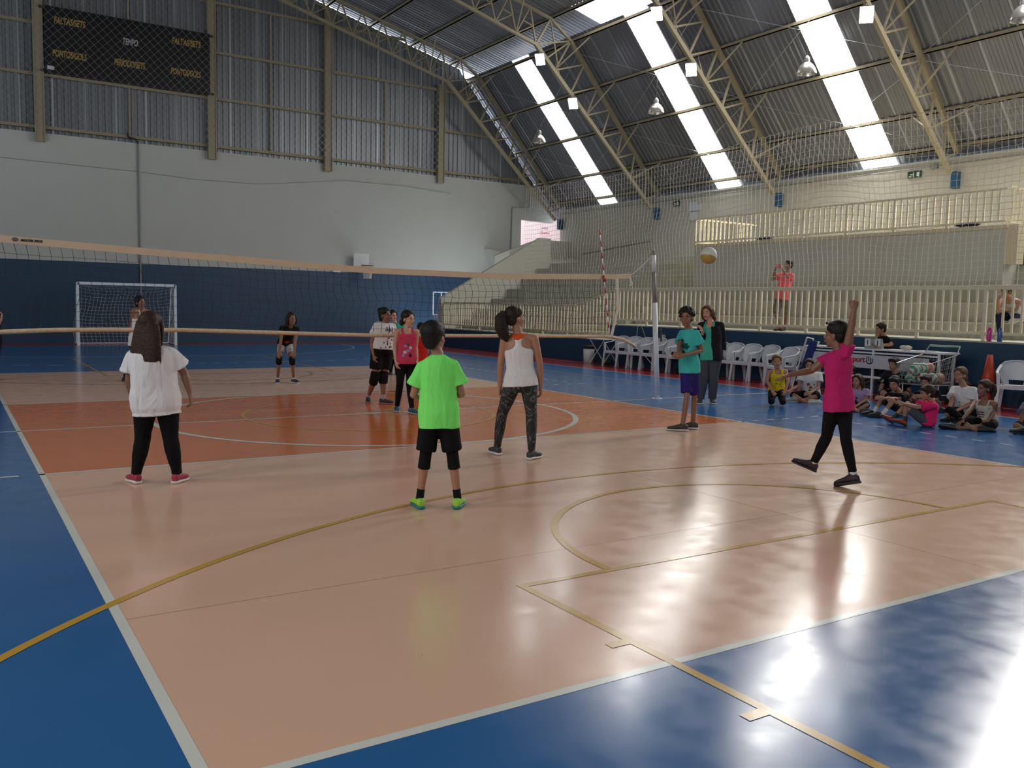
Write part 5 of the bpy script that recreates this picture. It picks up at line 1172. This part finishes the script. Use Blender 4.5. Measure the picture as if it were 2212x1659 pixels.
# 5 woman in black jacket
P5 = person('person with shoulder length auburn hair, open black jacket, aqua top and grey trousers', (1530,873), 1.7, -18,
    dict(neck=(1535,697), pel=(1536,764), head=(1528,676), er=(1561,736,.03), wr=(1562,763,-.02), fr=(1560,776,-.03), el=(1516,738,0), wl=(1518,716,-.16), fl=(1514,709,-.18), kl=(1521,812,-.03), kr=(1542,812,.0)),
    dict(mat=cloth('aqua', (.06,.42,.32)), name='top', loose=.012, straps=.07, hem=-.2, top=.93), dict(mat=GREYC, name='trousers', loose=.018, flare=.35),
    dict(l=dict(ground=((1513,871),(1509,876))), r=dict(ground=((1537,871),(1544,876)))), sk='fair', hair=('bob', 'auburn'), head=(-22, 0), vs=.008, hh=.225,
    extra=dict(shoe=shoe('grey_trainer', (.05,.06,.07), SOLEW, LW_), over=dict(mat=cloth('jacket', (.012,.013,.016)), name='jacket', sleeve=1.75, loose=.022, hem=-.2, sec=[(-.2,.20,.085,-.055),(0,.20,.085,-.055),(.3,.175,.075,-.05),(.6,.185,.08,-.045),(.85,.165,.07,-.035),(.96,.09,.05,-.03)], disp=(.08,.01), panels=[(.115,.04,.085,.115),(-.17,.03,.03,.1)]),
    prints=[prnt('lanyard', mat('yellow_lanyard', (.55,.36,.04), .7), [prbar(-.05,.03,.2,.012), prbar(.03,.04,.18,.012)], .78)]))
# 6 woman serving
P6 = person('person in magenta t-shirt and black leggings stepping with one fist raised high', (1832,1052), 1.56, -128,
    dict(neck=(1811,759), pel=(1812,868), head=(1806,724), sl=(1783,776,.12), sr=(1828,763,-.12), er=(1839,706,-.16), wr=(1845,668,-.18), fr=(1847,650,-.18), el=(1752,801,.1), wl=(1706,810,-.02), fl=(1690,815,-.06), kl=(1785,945,.12), kr=(1827,948,-.02)),
    dict(mat=cloth('magenta', (.48,.02,.14)), sleeve=.34, hem=-.18, loose=.012, disp=(.06,.012), vs=.008, flare=1.06), dict(mat=BLK, name='leggings', loose=.004, len=1.94),
    dict(l=dict(heel=(1762,1020,.16), toe=(1719,1001,.16), ankle=(1757,1001,.16)), r=dict(heel=(1860,1043,-.05), toe=(1812,1053,-.05), ankle=(1843,1024,-.02))), sk='brown', hair=('lowpony', 'black'), head=(-112, 4), fat=.90, vs=.0075, hh=.226, hands=('spread', 'fist'),
    extra=dict(shoe=shoe('black_plum', (.025,.012,.02), SOLEB, mat('lace_plum', (.2,.03,.1), .7)), sock=WS, headglasses=True, palml=(0,0,-1)))
# 7 far girl bending
zeb = mat('zebra_shorts_fabric', (.3,.3,.3), .8, noise=(26,.95))
P7 = person('person in black t-shirt and patterned shorts bending with hands on knees', (618,829), 1.52, 12,
    dict(neck=(627,706,-.16), pel=(616,740,.12), head=(630,689,-.26), el=(607,734,-.18), wl=(603,761,-.2), er=(637,739,-.18), wr=(636,761,-.2), kl=(603,776,-.1), kr=(631,777,-.1)),
    dict(mat=BLK, sleeve=.22, hem=-.15, loose=.012), dict(mat=zeb, name='shorts', len=.6, loose=.01), dict(l=dict(ground=((600,827),(599,832))), r=dict(ground=((631,827),(645,829)))), sk='brown', hair=('bob', 'dark'), head=(25, 12), vs=.009, hh=.215, fat=.85,
    extra=dict(shoe=shoe('indigo', (.02,.02,.06), SOLEW, None), pads='lr', sock=WS, padup=.12, paddn=.22, prints=[prnt('red_print', cloth('red_print', (.35,.02,.03)), [blob(0,0,.05,.03,12,.3,5)], .25)]))
# 8 girl in printed tee
dots = cloth('print_purple', (.10,.05,.12))
def spots(pr, go, tor, qs, fr_, up, s, fat, J):
    rr = random.Random(2); sh = []
    for i in range(34): a = rr.uniform(-.15, .15); b_ = rr.uniform(-.24, .14); sh.append(blob(a*s, b_*s, .011*s, .016*s, 8, .2, i))
    patch(go, pr, 'leaf_print', dots, tor(.55), up.cross(fr_), up, sh)
    me = text_mesh('Beautiful', .06*s, cloth('ink', (.02,.02,.05)), bold=.001)
    x = up.cross(fr_); patch(go, pr, 'lettering', cloth('ink', (.02,.02,.05)), tor(.76), x, up, [prbar(-.07*s+.02*s*i, .004*s*math.sin(i*2.3), (.022+.016*(i % 3 == 0))*s, .009*s) for i in range(8)])
P8 = person('person in white leaf-print t-shirt, black shorts and knee pads, hair in a top bun', (812,873), 1.56, 35,
    dict(neck=(832,699), pel=(826,755), head=(832,682), el=(803,742,-.08), wl=(807,768,-.14), fl=(810,784,-.16), er=(848,738,.15), wr=(848,762,.1), kl=(810,815,-.08), kr=(828,815,-.02)),
    dict(mat=WHT, sleeve=.5, hem=.02, loose=.02, boxy=True, disp=(.09,.012)), dict(mat=BLK, name='shorts', len=.7, loose=.022, boxy=True), dict(l=dict(ground=((795,868),(797,877))), r=dict(ground=((819,873),(843,873)))), sk='brown', hair=('bun', 'black'), head=(55, 2), vs=.008, hh=.22, fat=1.08, sw=.16,
    extra=dict(shoe=shoe('black_running', (.02,.015,.02), mat('sole_pink', (.25,.12,.14), .5), LW_), pads='lr', sock=cloth('sock_lilac', (.3,.25,.33)), sockh=.08, prints=[spots]))
# 9 girl in pink tank
def splash(pr, go, tor, qs, fr_, up, s, fat, J):
    x = up.cross(fr_)
    for nm, c_, sh in (('lilac_print', (.35,.22,.45), [blob(-.04,.03,.03,.025,12,.2,1), blob(.0,-.05,.045,.022,12,.3,2), blob(-.075,-.12,.022,.03,12,.2,7)]), ('white_print', (.6,.5,.5), [blob(.04,.0,.025,.028,12,.1,3), blob(-.05,-.07,.032,.025,12,.2,4)]), ('brown_print', (.12,.05,.02), [blob(.0,.05,.022,.018,12,.2,5)]), ('plum_print', (.06,.01,.04), [blob(.035,-.12,.022,.03,12,.2,6)])):
        patch(go, pr, nm, cloth(nm, c_), tor(.42), x, up, [[(a*s, b_*s) for a, b_ in p_] for p_ in sh], .004)
P9 = person('person in pink tank top with colourful print and black leggings, dark hair tied back', (873,893), 1.5, 12,
    dict(neck=(879,711), pel=(878,779), head=(882,690), el=(853,751,-.02), wl=(855,781,-.08), fl=(859,797,-.1), er=(898,750,.03), wr=(901,777,-.02), kl=(864,828,-.03), kr=(885,830,.0)),
    dict(mat=cloth('hot_pink', (.50,.045,.10)), name='tank_top', loose=.012, straps=.085, hem=-.1, top=.86, disp=(.07,.007)), dict(mat=BLK, name='leggings', loose=.004), dict(l=dict(ground=((858,887),(856,898))), r=dict(ground=((884,893),(903,896)))), sk='fair', hair=('lowpony', 'dark'), head=(48, 2), vs=.008, hh=.222, fat=.97, sw=.155,
    extra=dict(shoe=shoe('navy_blue', (.02,.06,.10), mat('sole_grey', (.3,.33,.36), .5), LY), sock=WS, prints=[splash]))
# 10, 11 half hidden players
P10 = person('person in sea green top standing behind the girls, only face and shoulder showing', (850,812), 1.5, 10,
    dict(neck=(853,699), pel=(850,748), head=(850,682), el=(838,727), wl=(840,750), er=(868,727), wr=(866,750), kl=(845,780), kr=(857,780)),
    dict(mat=cloth('sea_green', (.03,.30,.20)), sleeve=.5, hem=-.2, loose=.018), dict(mat=BLK, name='leggings'), dict(l=dict(ground=((844,808),(843,812))), r=dict(ground=((856,808),(862,812)))), sk='fair', hair=('short', 'black'), head=(20, 0), hh=.215, extra=dict(shoe=shoe('black_plain', (.015,.015,.018), SOLEB, None)))
P11 = person('person in red and orange t-shirt half hidden behind the boy in green', (905,838), 1.28, 20,
    dict(neck=(911,728), pel=(908,779), head=(911,711), el=(893,752), wl=(898,775), er=(933,752), wr=(925,775), kl=(901,807), kr=(914,807)),
    dict(mat=cloth('bright_red', (.48,.02,.015)), sleeve=.6, hem=-.25, loose=.02), dict(mat=NAVYC, name='shorts', len=.9, loose=.02), dict(l=dict(ground=((900,835),(898,841))), r=dict(ground=((913,835),(918,840)))), sk='brown', hair=('short', 'black'), head=(20, 0), hh=.21, extra=dict(shoe=shoe('black_plain', (.015,.015,.018), SOLEB, None)))
# 12 woman in front of the goal
P12 = person('person in white vest with cropped black hair standing in front of the goal', (300,822), 1.62, 30,
    dict(neck=(306,669), pel=(302,735), head=(303,654), el=(283,712,-.02), wl=(290,738,-.1), er=(330,710,.1), wr=(326,735,.0), kl=(293,780), kr=(312,780)),
    dict(mat=WHT, name='vest', loose=.012, straps=.085, hem=-.2, top=.8, sr=.014), dict(mat=BLK, name='leggings', loose=.008), dict(l=dict(ground=((272,822),(264,826))), r=dict(ground=((320,820),(326,824)))), sk='brown', hair=('short', 'black'), head=(40, 0), fat=1.2, hh=.225, extra=dict(shoe=shoe('black_plain', (.015,.015,.018), SOLEB, None)))
# 13 man with phone on the stand
P13 = person('person in coral t-shirt and grey shorts on the stand holding up a pink phone', (1689,716), 1.68, -42,
    dict(neck=(1700,590), pel=(1692,634), head=(1703,573), el=(1668,604,-.1), wl=(1675,583,-.28), fl=(1677,574,-.32), er=(1706,605,-.06), wr=(1691,583,-.28), fr=(1688,574,-.33), kl=(1675,677,-.12), kr=(1699,678,.0)),
    dict(mat=cloth('coral', (.78,.14,.15)), sleeve=.55, hem=-.3, loose=.022, boxy=True), dict(mat=cloth('khaki_grey', (.15,.13,.11)), name='shorts', len=.98, loose=.028, boxy=True), dict(l=dict(heel=(1685,714,-.04), toe=(1676,718,-.2), ankle=(1685,706,-.04)), r=dict(heel=(1696,714,.02), toe=(1690,718,-.15), ankle=(1695,706,.02))), sk='brown', hair=('short', 'black'), head=(-50, 2), hh=.215, fat=.9, bz=1.13, bx=11.75, hands=('grip', 'grip'), group=None, extra=dict(shoe=shoe('sandal_brown', (.10,.04,.03), SOLEB, None, 'sandal'), tilt=False))
n_, r_ = cam_frame(V(P13.location)); pc = pt(V(P13.location), n_, 1682, 574, -.36)
ph = thing('mobile_phone', 'pink mobile phone held up by the man on the stand', 'phone', tuple(pc)); m = MB(); m.bar(-r_*.06, r_*.06, .012, .065, up=(0,0,1)); part(m, 'phone_case', mat('pink_phone_case', (.6,.03,.10), .4), ph)
# 14 scorer
t = thing('office_chair', 'dark stool behind the scorer desk, under the seated man', 'stool', (10.62, -1.35, 0)); 
P14loc = at(1912, 800, x=10.62); t.location.y = P14loc.y
m = MB(); m.tube([(0,0,.42),(0,0,.46)], .17, 18); part(m, 'seat', BLACK, t); 
for a_ in range(4): m = MB(); m.tube([(.12*math.cos(a_*1.57+.78),.12*math.sin(a_*1.57+.78),.42),(.17*math.cos(a_*1.57+.78),.17*math.sin(a_*1.57+.78),0)], .012, 6); part(m, 'leg', BLACK, t)
P14 = person('person in black t-shirt with short dark hair sitting at the scorer desk', (1912,855), 1.7, -72,
    dict(neck=(1908,726,.05), pel=(1916,783,.12), head=(1902,711,0), el=(1891,741,-.06), wl=(1893,727,-.06), fl=(1897,720,-.02), er=(1926,744,-.12), wr=(1903,746,-.26), fr=(1896,746,-.3), kl=(1886,786,-.02), kr=(1888,789,-.2)),
    dict(mat=BLK, sleeve=.62, hem=-.2, loose=.014), dict(mat=NAVYC, name='trousers', loose=.012, len=1.9), dict(l=dict(heel=(1890,822,-.0), toe=(1872,824,-.0), ankle=(1890,813,0)), r=dict(heel=(1890,830,-.15), toe=(1872,832,-.2), ankle=(1890,820,-.15))), sk='tan', hair=('short', 'dark'), head=(-62, -2), hh=.22, bx=10.45, extra=dict(shoe=shoe('grey_plain', (.05,.05,.055), SOLEB, None)))
# ---- floor sitters
SIT = None
P15 = person('person in sleeveless yellow top kneeling on the blue floor with hands on thighs', (1678,876), 1.36, 8,
    dict(neck=(1680,799,-.05), pel=(1678,843,.06), head=(1678,782,-.08), el=(1657,823,-.1), wl=(1667,842,-.22), fl=(1673,852,-.26), er=(1702,823,-.1), wr=(1697,843,-.2), fr=(1694,853,-.24), kl=(1666,867,-.34), kr=(1691,868,-.34)),
    dict(mat=cloth('yellow', (.62,.46,.015)), name='sleeveless_top', loose=.014, straps=.08, hem=-.1, top=.9, sr=.024), dict(mat=BLK, name='leggings', loose=.012), dict(l=dict(heel=(1668,868,.12), toe=(1668,866,.32), ankle=(1668,866,.06)), r=dict(heel=(1689,868,.12), toe=(1689,866,.32), ankle=(1689,866,.06))), sk='tan', hair=('pony', 'light'), head=(5, 3), hh=.212, fat=.92, hands=('spread', 'relax'),
    extra=dict(shoe=shoe('black_plain', (.015,.015,.018), SOLEB, None), prints=[prnt('dark_print', cloth('dark_print', (.03,.015,.01)), [prbar(-.05,.05,.035,.022), prbar(-.015,.05,.035,.02), prbar(.02,.05,.035,.02), prbar(.05,.05,.035,.02)], .5), prnt('red_print', cloth('red_print', (.35,.02,.03)), [blob(-.03,-.03,.016,.016,10), blob(.04,-.05,.014,.014,10), blob(.06,-.1,.012,.012,8), blob(-.05,-.11,.012,.01,8)], .5)]))
P16 = person('person in white v-neck floral t-shirt sitting cross-legged behind the outstretched arm', (1752,866), 1.6, 0,
    dict(neck=(1750,806,-.05), pel=(1752,850,.08), head=(1748,790,-.05), el=(1726,833,-.1), wl=(1708,843,-.3), fl=(1700,847,-.35), er=(1768,836,-.1), wr=(1752,848,-.32), fr=(1744,850,-.36), kl=(1712,853,-.3), kr=(1766,856,-.3)),
    dict(mat=WHT, sleeve=.55, hem=-.15, loose=.02, boxy=True), dict(mat=BLK, name='shorts', len=1.05, loose=.01), dict(l=dict(heel=(1745,874,-.52), toe=(1768,872,-.5), ankle=(1738,868,-.45)), r=dict(heel=(1724,870,-.36), toe=(1701,869,-.4), ankle=(1730,866,-.36))), sk='tan', hair=('bob', 'dark'), head=(0, 0), hh=.215, fat=.88,
    extra=dict(shoe=shoe('silver', (.34,.37,.35), SOLEW, LW_), prints=[prnt('rose_print', cloth('rose_print', (.35,.05,.04)), [blob(-.04,.03,.03,.03,12,.2,1), blob(0,-.03,.03,.025,12,.2,2)], .5), prnt('leaf_print', cloth('leaf_green', (.05,.2,.06)), [blob(-.02,-.09,.02,.03,10,.3,3), blob(.06,.02,.015,.02,10,.3,4)], .5)]))
P17 = person('person with long hair and pale lilac t-shirt sitting behind the woman in magenta', (1858,886), 1.4, -20,
    dict(neck=(1855,840,-.04), pel=(1859,871,.06), head=(1852,824,-.06), el=(1838,858,-.1), wl=(1835,875,-.25), er=(1871,862,-.08), wr=(1850,877,-.28), fr=(1843,879,-.32), kl=(1832,873,-.3), kr=(1872,876,-.26)),
    dict(mat=cloth('lilac', (.34,.26,.42)), sleeve=.55, hem=-.15, loose=.018, boxy=True), dict(mat=cloth('denim', (.02,.03,.05)), name='shorts', len=.95, loose=.012), dict(l=dict(heel=(1858,892,-.42), toe=(1872,891,-.4), ankle=(1852,888,-.38)), r=dict(heel=(1846,890,-.3), toe=(1832,889,-.34), ankle=(1850,887,-.3))), sk='tan', hair=('long', 'brown'), head=(-28, 4), hh=.205, fat=.85, extra=dict(shoe=shoe('black_plain', (.015,.015,.018), SOLEB, None), prints=[prnt('small_print', dots, [blob(-.02,0,.022,.024,10)], .55)]))
P18 = person('person with dark glasses and curly hair sitting behind the woman in magenta', (1836,868), 1.62, -15,
    dict(neck=(1834,822,.02), pel=(1838,858,.1), head=(1833,803,0), el=(1818,845), wl=(1818,860,-.2), er=(1852,845), wr=(1846,862,-.2), kl=(1815,858,-.3), kr=(1855,858,-.3)),
    dict(mat=cloth('brown_top', (.16,.09,.06)), name='top', straps=.08, hem=-.1, top=.8, loose=.012), dict(mat=NAVYC, name='trousers'), dict(l=dict(heel=(1832,872,-.35), toe=(1846,871,-.35), ankle=(1828,868,-.35)), r=dict(heel=(1838,872,-.3), toe=(1824,871,-.3), ankle=(1842,868,-.3))), sk='brown', hair=('curly', 'dark'), head=(-20, 0), hh=.22, extra=dict(shoe=shoe('black_plain', (.015,.015,.018), SOLEB, None), glasses=('dark_glasses', (.01,.01,.01), .2), dark=True))
P19 = person('person in black football shirt with backwards cap sitting tall behind the other boys', (1934,868), 1.66, -30,
    dict(neck=(1935,806,.0), pel=(1934,853,.1), head=(1931,787,-.02), el=(1904,836,-.05), wl=(1901,858,-.15), er=(1962,836,.0), wr=(1966,858,-.12), kl=(1908,850,-.32), kr=(1958,852,-.3)),
    dict(mat=BLK, sleeve=.8, hem=-.15, loose=.022, boxy=True), dict(mat=BLK, name='shorts', len=1.0, loose=.012), dict(l=dict(heel=(1936,878,-.36), toe=(1950,877,-.36), ankle=(1930,872,-.36)), r=dict(heel=(1928,876,-.3), toe=(1914,875,-.3), ankle=(1934,872,-.3))), sk='tan', hair=('fringe', 'dark'), head=(-38, 0), fat=1.22, hh=.225, extra=dict(shoe=shoe('black_plain', (.015,.015,.018), SOLEB, None), capmat=BLK, brim=-1, prints=[prnt('white_print', cloth('grey_print', (.28,.28,.28)), [blob(-.13,.0,.02,.028,10,.2,1), blob(-.14,-.08,.018,.03,10,.3,2), blob(-.03,-.14,.03,.014,10,.3,3)], .7)]))
P20 = person('person in black t-shirt hugging raised knees and looking at the camera, front row', (1944,897), 1.5, -58,
    dict(neck=(1943,848,.0), pel=(1951,882,.06), head=(1932,829,-.06), el=(1916,861,-.2), wl=(1916,861,-.42), fl=(1926,864,-.42), er=(1941,862,-.22), wr=(1908,860,-.48), fr=(1900,859,-.5), kl=(1904,864,-.28), kr=(1929,866,-.38)),
    dict(mat=BLK, sleeve=.75, hem=-.15, loose=.02, boxy=True), dict(mat=NAVYC, name='shorts', len=.95, loose=.012), dict(l=dict(heel=(1890,899,-.36), toe=(1866,897,-.42), ankle=(1890,888,-.36)), r=dict(heel=(1906,902,-.5), toe=(1880,902,-.56), ankle=(1908,892,-.48))), sk='tan', hair=('fringe', 'black'), head=(-22, -4), hh=.215, fat=.85, extra=dict(shoe=shoe('black_plain', (.015,.015,.018), SOLEB, LW_), sock=WS, sockh=.09))
P21 = person('person in black t-shirt, dark hair, sitting behind the boy in the pink-red shirt', (2008,885), 1.45, -30,
    dict(neck=(2006,843,.05), pel=(2012,874,.1), head=(2000,825,0), el=(1978,860,-.1), wl=(1972,856,-.32), fl=(1980,855,-.36), er=(2024,862,0), wr=(1986,858,-.3), fr=(1978,857,-.34), kl=(1982,863,-.3), kr=(2026,872,-.26)),
    dict(mat=BLK, sleeve=.6, hem=-.15, loose=.02, boxy=True), dict(mat=GREYC, name='trousers', loose=.012), dict(l=dict(heel=(1990,894,-.42), toe=(1974,893,-.44), ankle=(1990,886,-.4)), r=dict(heel=(2024,898,-.34), toe=(2040,898,-.36), ankle=(2022,890,-.34))), sk='tan', hair=('fringe', 'dark'), head=(-25, 0), hh=.212, fat=.85, extra=dict(shoe=shoe('black_plain', (.015,.015,.018), SOLEB, None)))
P22 = person('person in pink-red t-shirt and grey shorts sitting on the floor hugging raised knees', (2002,922), 1.38, -78,
    dict(neck=(2014,868,.0), pel=(2003,909,.0), head=(2003,850,-.03), el=(1976,877,-.04), wl=(1952,872,-.1), fl=(1942,869,-.14), er=(1980,880,-.16), wr=(1952,872,-.2), fr=(1943,869,-.2), kl=(1960,872,.1), kr=(1956,878,-.14)),
    dict(mat=cloth('pink_red', (.64,.02,.12)), sleeve=.72, hem=-.18, loose=.022, boxy=True), dict(mat=GREYC, name='shorts', len=.82, loose=.016), dict(l=dict(heel=(1928,916,.02), toe=(1904,900,.02), ankle=(1930,903,.02)), r=dict(heel=(1957,921,-.12), toe=(1932,912,-.14), ankle=(1955,908,-.12))), sk='tan', hair=('fringe', 'brown'), head=(-72, 2), hh=.208, fat=.92, extra=dict(shoe=shoe('orange_black', (.30,.04,.015), SOLEB, LW_), sock=cloth('sock_dark', (.04,.045,.05)), sockh=.1, prints=[]))
P23 = person('person in white t-shirt and black trousers, brown hair tied back, sitting beside the cone', (2088,908), 1.62, -28,
    dict(neck=(2082,836,.0), pel=(2088,890,.08), head=(2074,811,-.03), el=(2056,866,-.12), wl=(2049,888,-.3), fl=(2046,900,-.34), er=(2098,872,-.06), wr=(2062,889,-.34), fr=(2054,890,-.36), kl=(2050,886,-.34), kr=(2108,891,-.28)),
    dict(mat=WHT, sleeve=.66, hem=-.18, loose=.022, boxy=True), dict(mat=BLK, name='trousers', loose=.014), dict(l=dict(heel=(2086,912,-.42), toe=(2104,911,-.4), ankle=(2080,905,-.4)), r=dict(heel=(2068,912,-.34), toe=(2050,911,-.38), ankle=(2072,905,-.34))), sk='tan', hair=('lowpony', 'light'), head=(-35, 6), hh=.222, fat=.85, extra=dict(shoe=shoe('black_plain', (.015,.015,.018), SOLEB, None), prints=[prnt('small_figure_print', cloth('peach_print', (.5,.22,.16)), [blob(-.03,.02,.022,.018,12), blob(-.03,-.03,.014,.018,10)], .42)]))
P24 = person('person in cream sleeveless top with purple print sitting cross-legged with black knee pads', (2132,927), 1.45, -30,
    dict(neck=(2127,866,.0), pel=(2133,912,.06), head=(2125,840,-.03), el=(2096,886,-.12), wl=(2080,905,-.3), fl=(2072,914,-.34), er=(2148,888,-.04), wr=(2134,909,-.22), fr=(2127,915,-.26), kl=(2078,911,-.28), kr=(2142,920,-.26)),
    dict(mat=cloth('cream', (.48,.45,.38)), name='tank_top', loose=.012, straps=.085, hem=-.15, top=.86), dict(mat=BLK, name='shorts', len=.9, loose=.012), dict(l=dict(heel=(2112,935,-.38), toe=(2134,936,-.36), ankle=(2106,929,-.36)), r=dict(heel=(2064,930,-.4), toe=(2042,925,-.42), ankle=(2070,925,-.36))), sk='brown', hair=('pony', 'brown'), head=(-42, 2), hh=.215, fat=.9, hands=('spread', 'relax'),
    extra=dict(shoe=shoe('black_plain', (.015,.015,.018), SOLEB, LW_), pads='lr', prints=[prnt('purple_print', cloth('purple_print', (.13,.05,.11)), [prbar(-.03,.02,.025,.12), prbar(-.03,-.02,.025,.12), prbar(-.03,-.06,.018,.09)], .5)]))
P25 = person('person at the picture edge in grey-purple t-shirt leaning a hand on the floor', (2240,935), 1.5, -30,
    dict(neck=(2238,872,0), pel=(2240,915,.05), head=(2232,848,-.02), el=(2208,900,-.12), wl=(2200,926,-.24), fl=(2190,937,-.3), er=(2255,895,0), wr=(2240,920,-.2), fr=(2225,930,-.3), kl=(2196,920,-.24), kr=(2245,918,-.25)),
    dict(mat=cloth('grey_purple', (.12,.11,.17)), sleeve=.7, hem=-.15, loose=.02, boxy=True), dict(mat=NAVYC, name='shorts', len=.95, loose=.012), dict(l=dict(heel=(2222,940,-.34), toe=(2240,940,-.34), ankle=(2218,932,-.32)), r=dict(heel=(2218,938,-.3), toe=(2202,936,-.34), ankle=(2222,932,-.3))), sk='brown', hair=('short', 'dark'), head=(-30, 0), hh=.215, hands=('flat', 'relax'), extra=dict(shoe=shoe('black_plain', (.015,.015,.018), SOLEB, None)))
P26 = person('person with patterned cap, dark jeans and white top sitting on the stand behind the railing', (2185,737), 1.62, -35,
    dict(neck=(2182,646,.1), pel=(2190,682,.3), head=(2173,631,.02), el=(2156,668,-.02), wl=(2156,646,-.04), fl=(2160,638,-.04), er=(2196,668,.1), wr=(2160,670,-.06), fr=(2142,676,-.1), kl=(2158,682,-.02), kr=(2188,690,-.04)),
    dict(mat=cloth('white_vest', (.5,.49,.47)), name='vest', loose=.014, straps=.08, hem=-.15, top=.85), dict(mat=cloth('dark_jeans', (.012,.018,.045)), name='jeans', loose=.01, len=1.9), dict(l=dict(heel=(2161,736,-.05), toe=(2152,741,-.25), ankle=(2161,728,-.05)), r=dict(heel=(2180,700,-.12), toe=(2200,696,-.12), ankle=(2184,692,-.1))), sk='tan', hair=('cap', 'dark'), head=(-35, -10), hh=.22, bz=1.13, bx=12.3, extra=dict(shoe=shoe('pale_trainer', (.42,.40,.38), SOLEW, None), capmat=mat('patterned_cap', (.22,.17,.12), .8, noise=(60,.7)), brim=1))
P27 = person('person in pale long-sleeved shirt leaning on the wall beside the balcony pillar', (2232,584), 1.68, -60,
    dict(neck=(2228,488), pel=(2226,530), head=(2224,470), el=(2208,508,-.1), wl=(2203,498,-.2), fl=(2196,504,-.2), er=(2245,512), wr=(2230,520,-.2), kl=(2215,556,-.05), kr=(2228,556)),
    dict(mat=cloth('pale_shirt', (.50,.46,.52)), sleeve=1.8, hem=-.25, loose=.02), dict(mat=NAVYC, name='trousers', loose=.02), dict(l=dict(heel=(2218,578,-.05), toe=(2208,582,-.2), ankle=(2218,571,-.05)), r=dict(heel=(2232,578,0), toe=(2224,582,-.15), ankle=(2232,571,0))), sk='brown', hair=('short', 'dark'), head=(-60, 0), hh=.22, bz=2.69, bx=14.9, extra=dict(shoe=shoe('black_plain', (.015,.015,.018), SOLEB, None)))

P28 = person('person in black top at the far left edge, only an arm in view', (-14,822), 1.6, 60,
    dict(neck=(-16,672), pel=(-16,738), head=(-15,654), el=(-30,705), wl=(-22,730), er=(-5,702,-.05), wr=(3,688,-.12), fr=(4,679,-.14), kl=(-22,780), kr=(-8,780)),
    dict(mat=BLK, sleeve=.6, hem=-.2, loose=.02), dict(mat=BLK, name='leggings', loose=.008), dict(l=dict(ground=((-26,820),(-20,823))), r=dict(ground=((-10,820),(-4,823)))), sk='fair', hair=('short', 'black'), head=(60, 0), hh=.22, extra=dict(shoe=shoe('black_plain', (.015,.015,.018), SOLEB, None)))
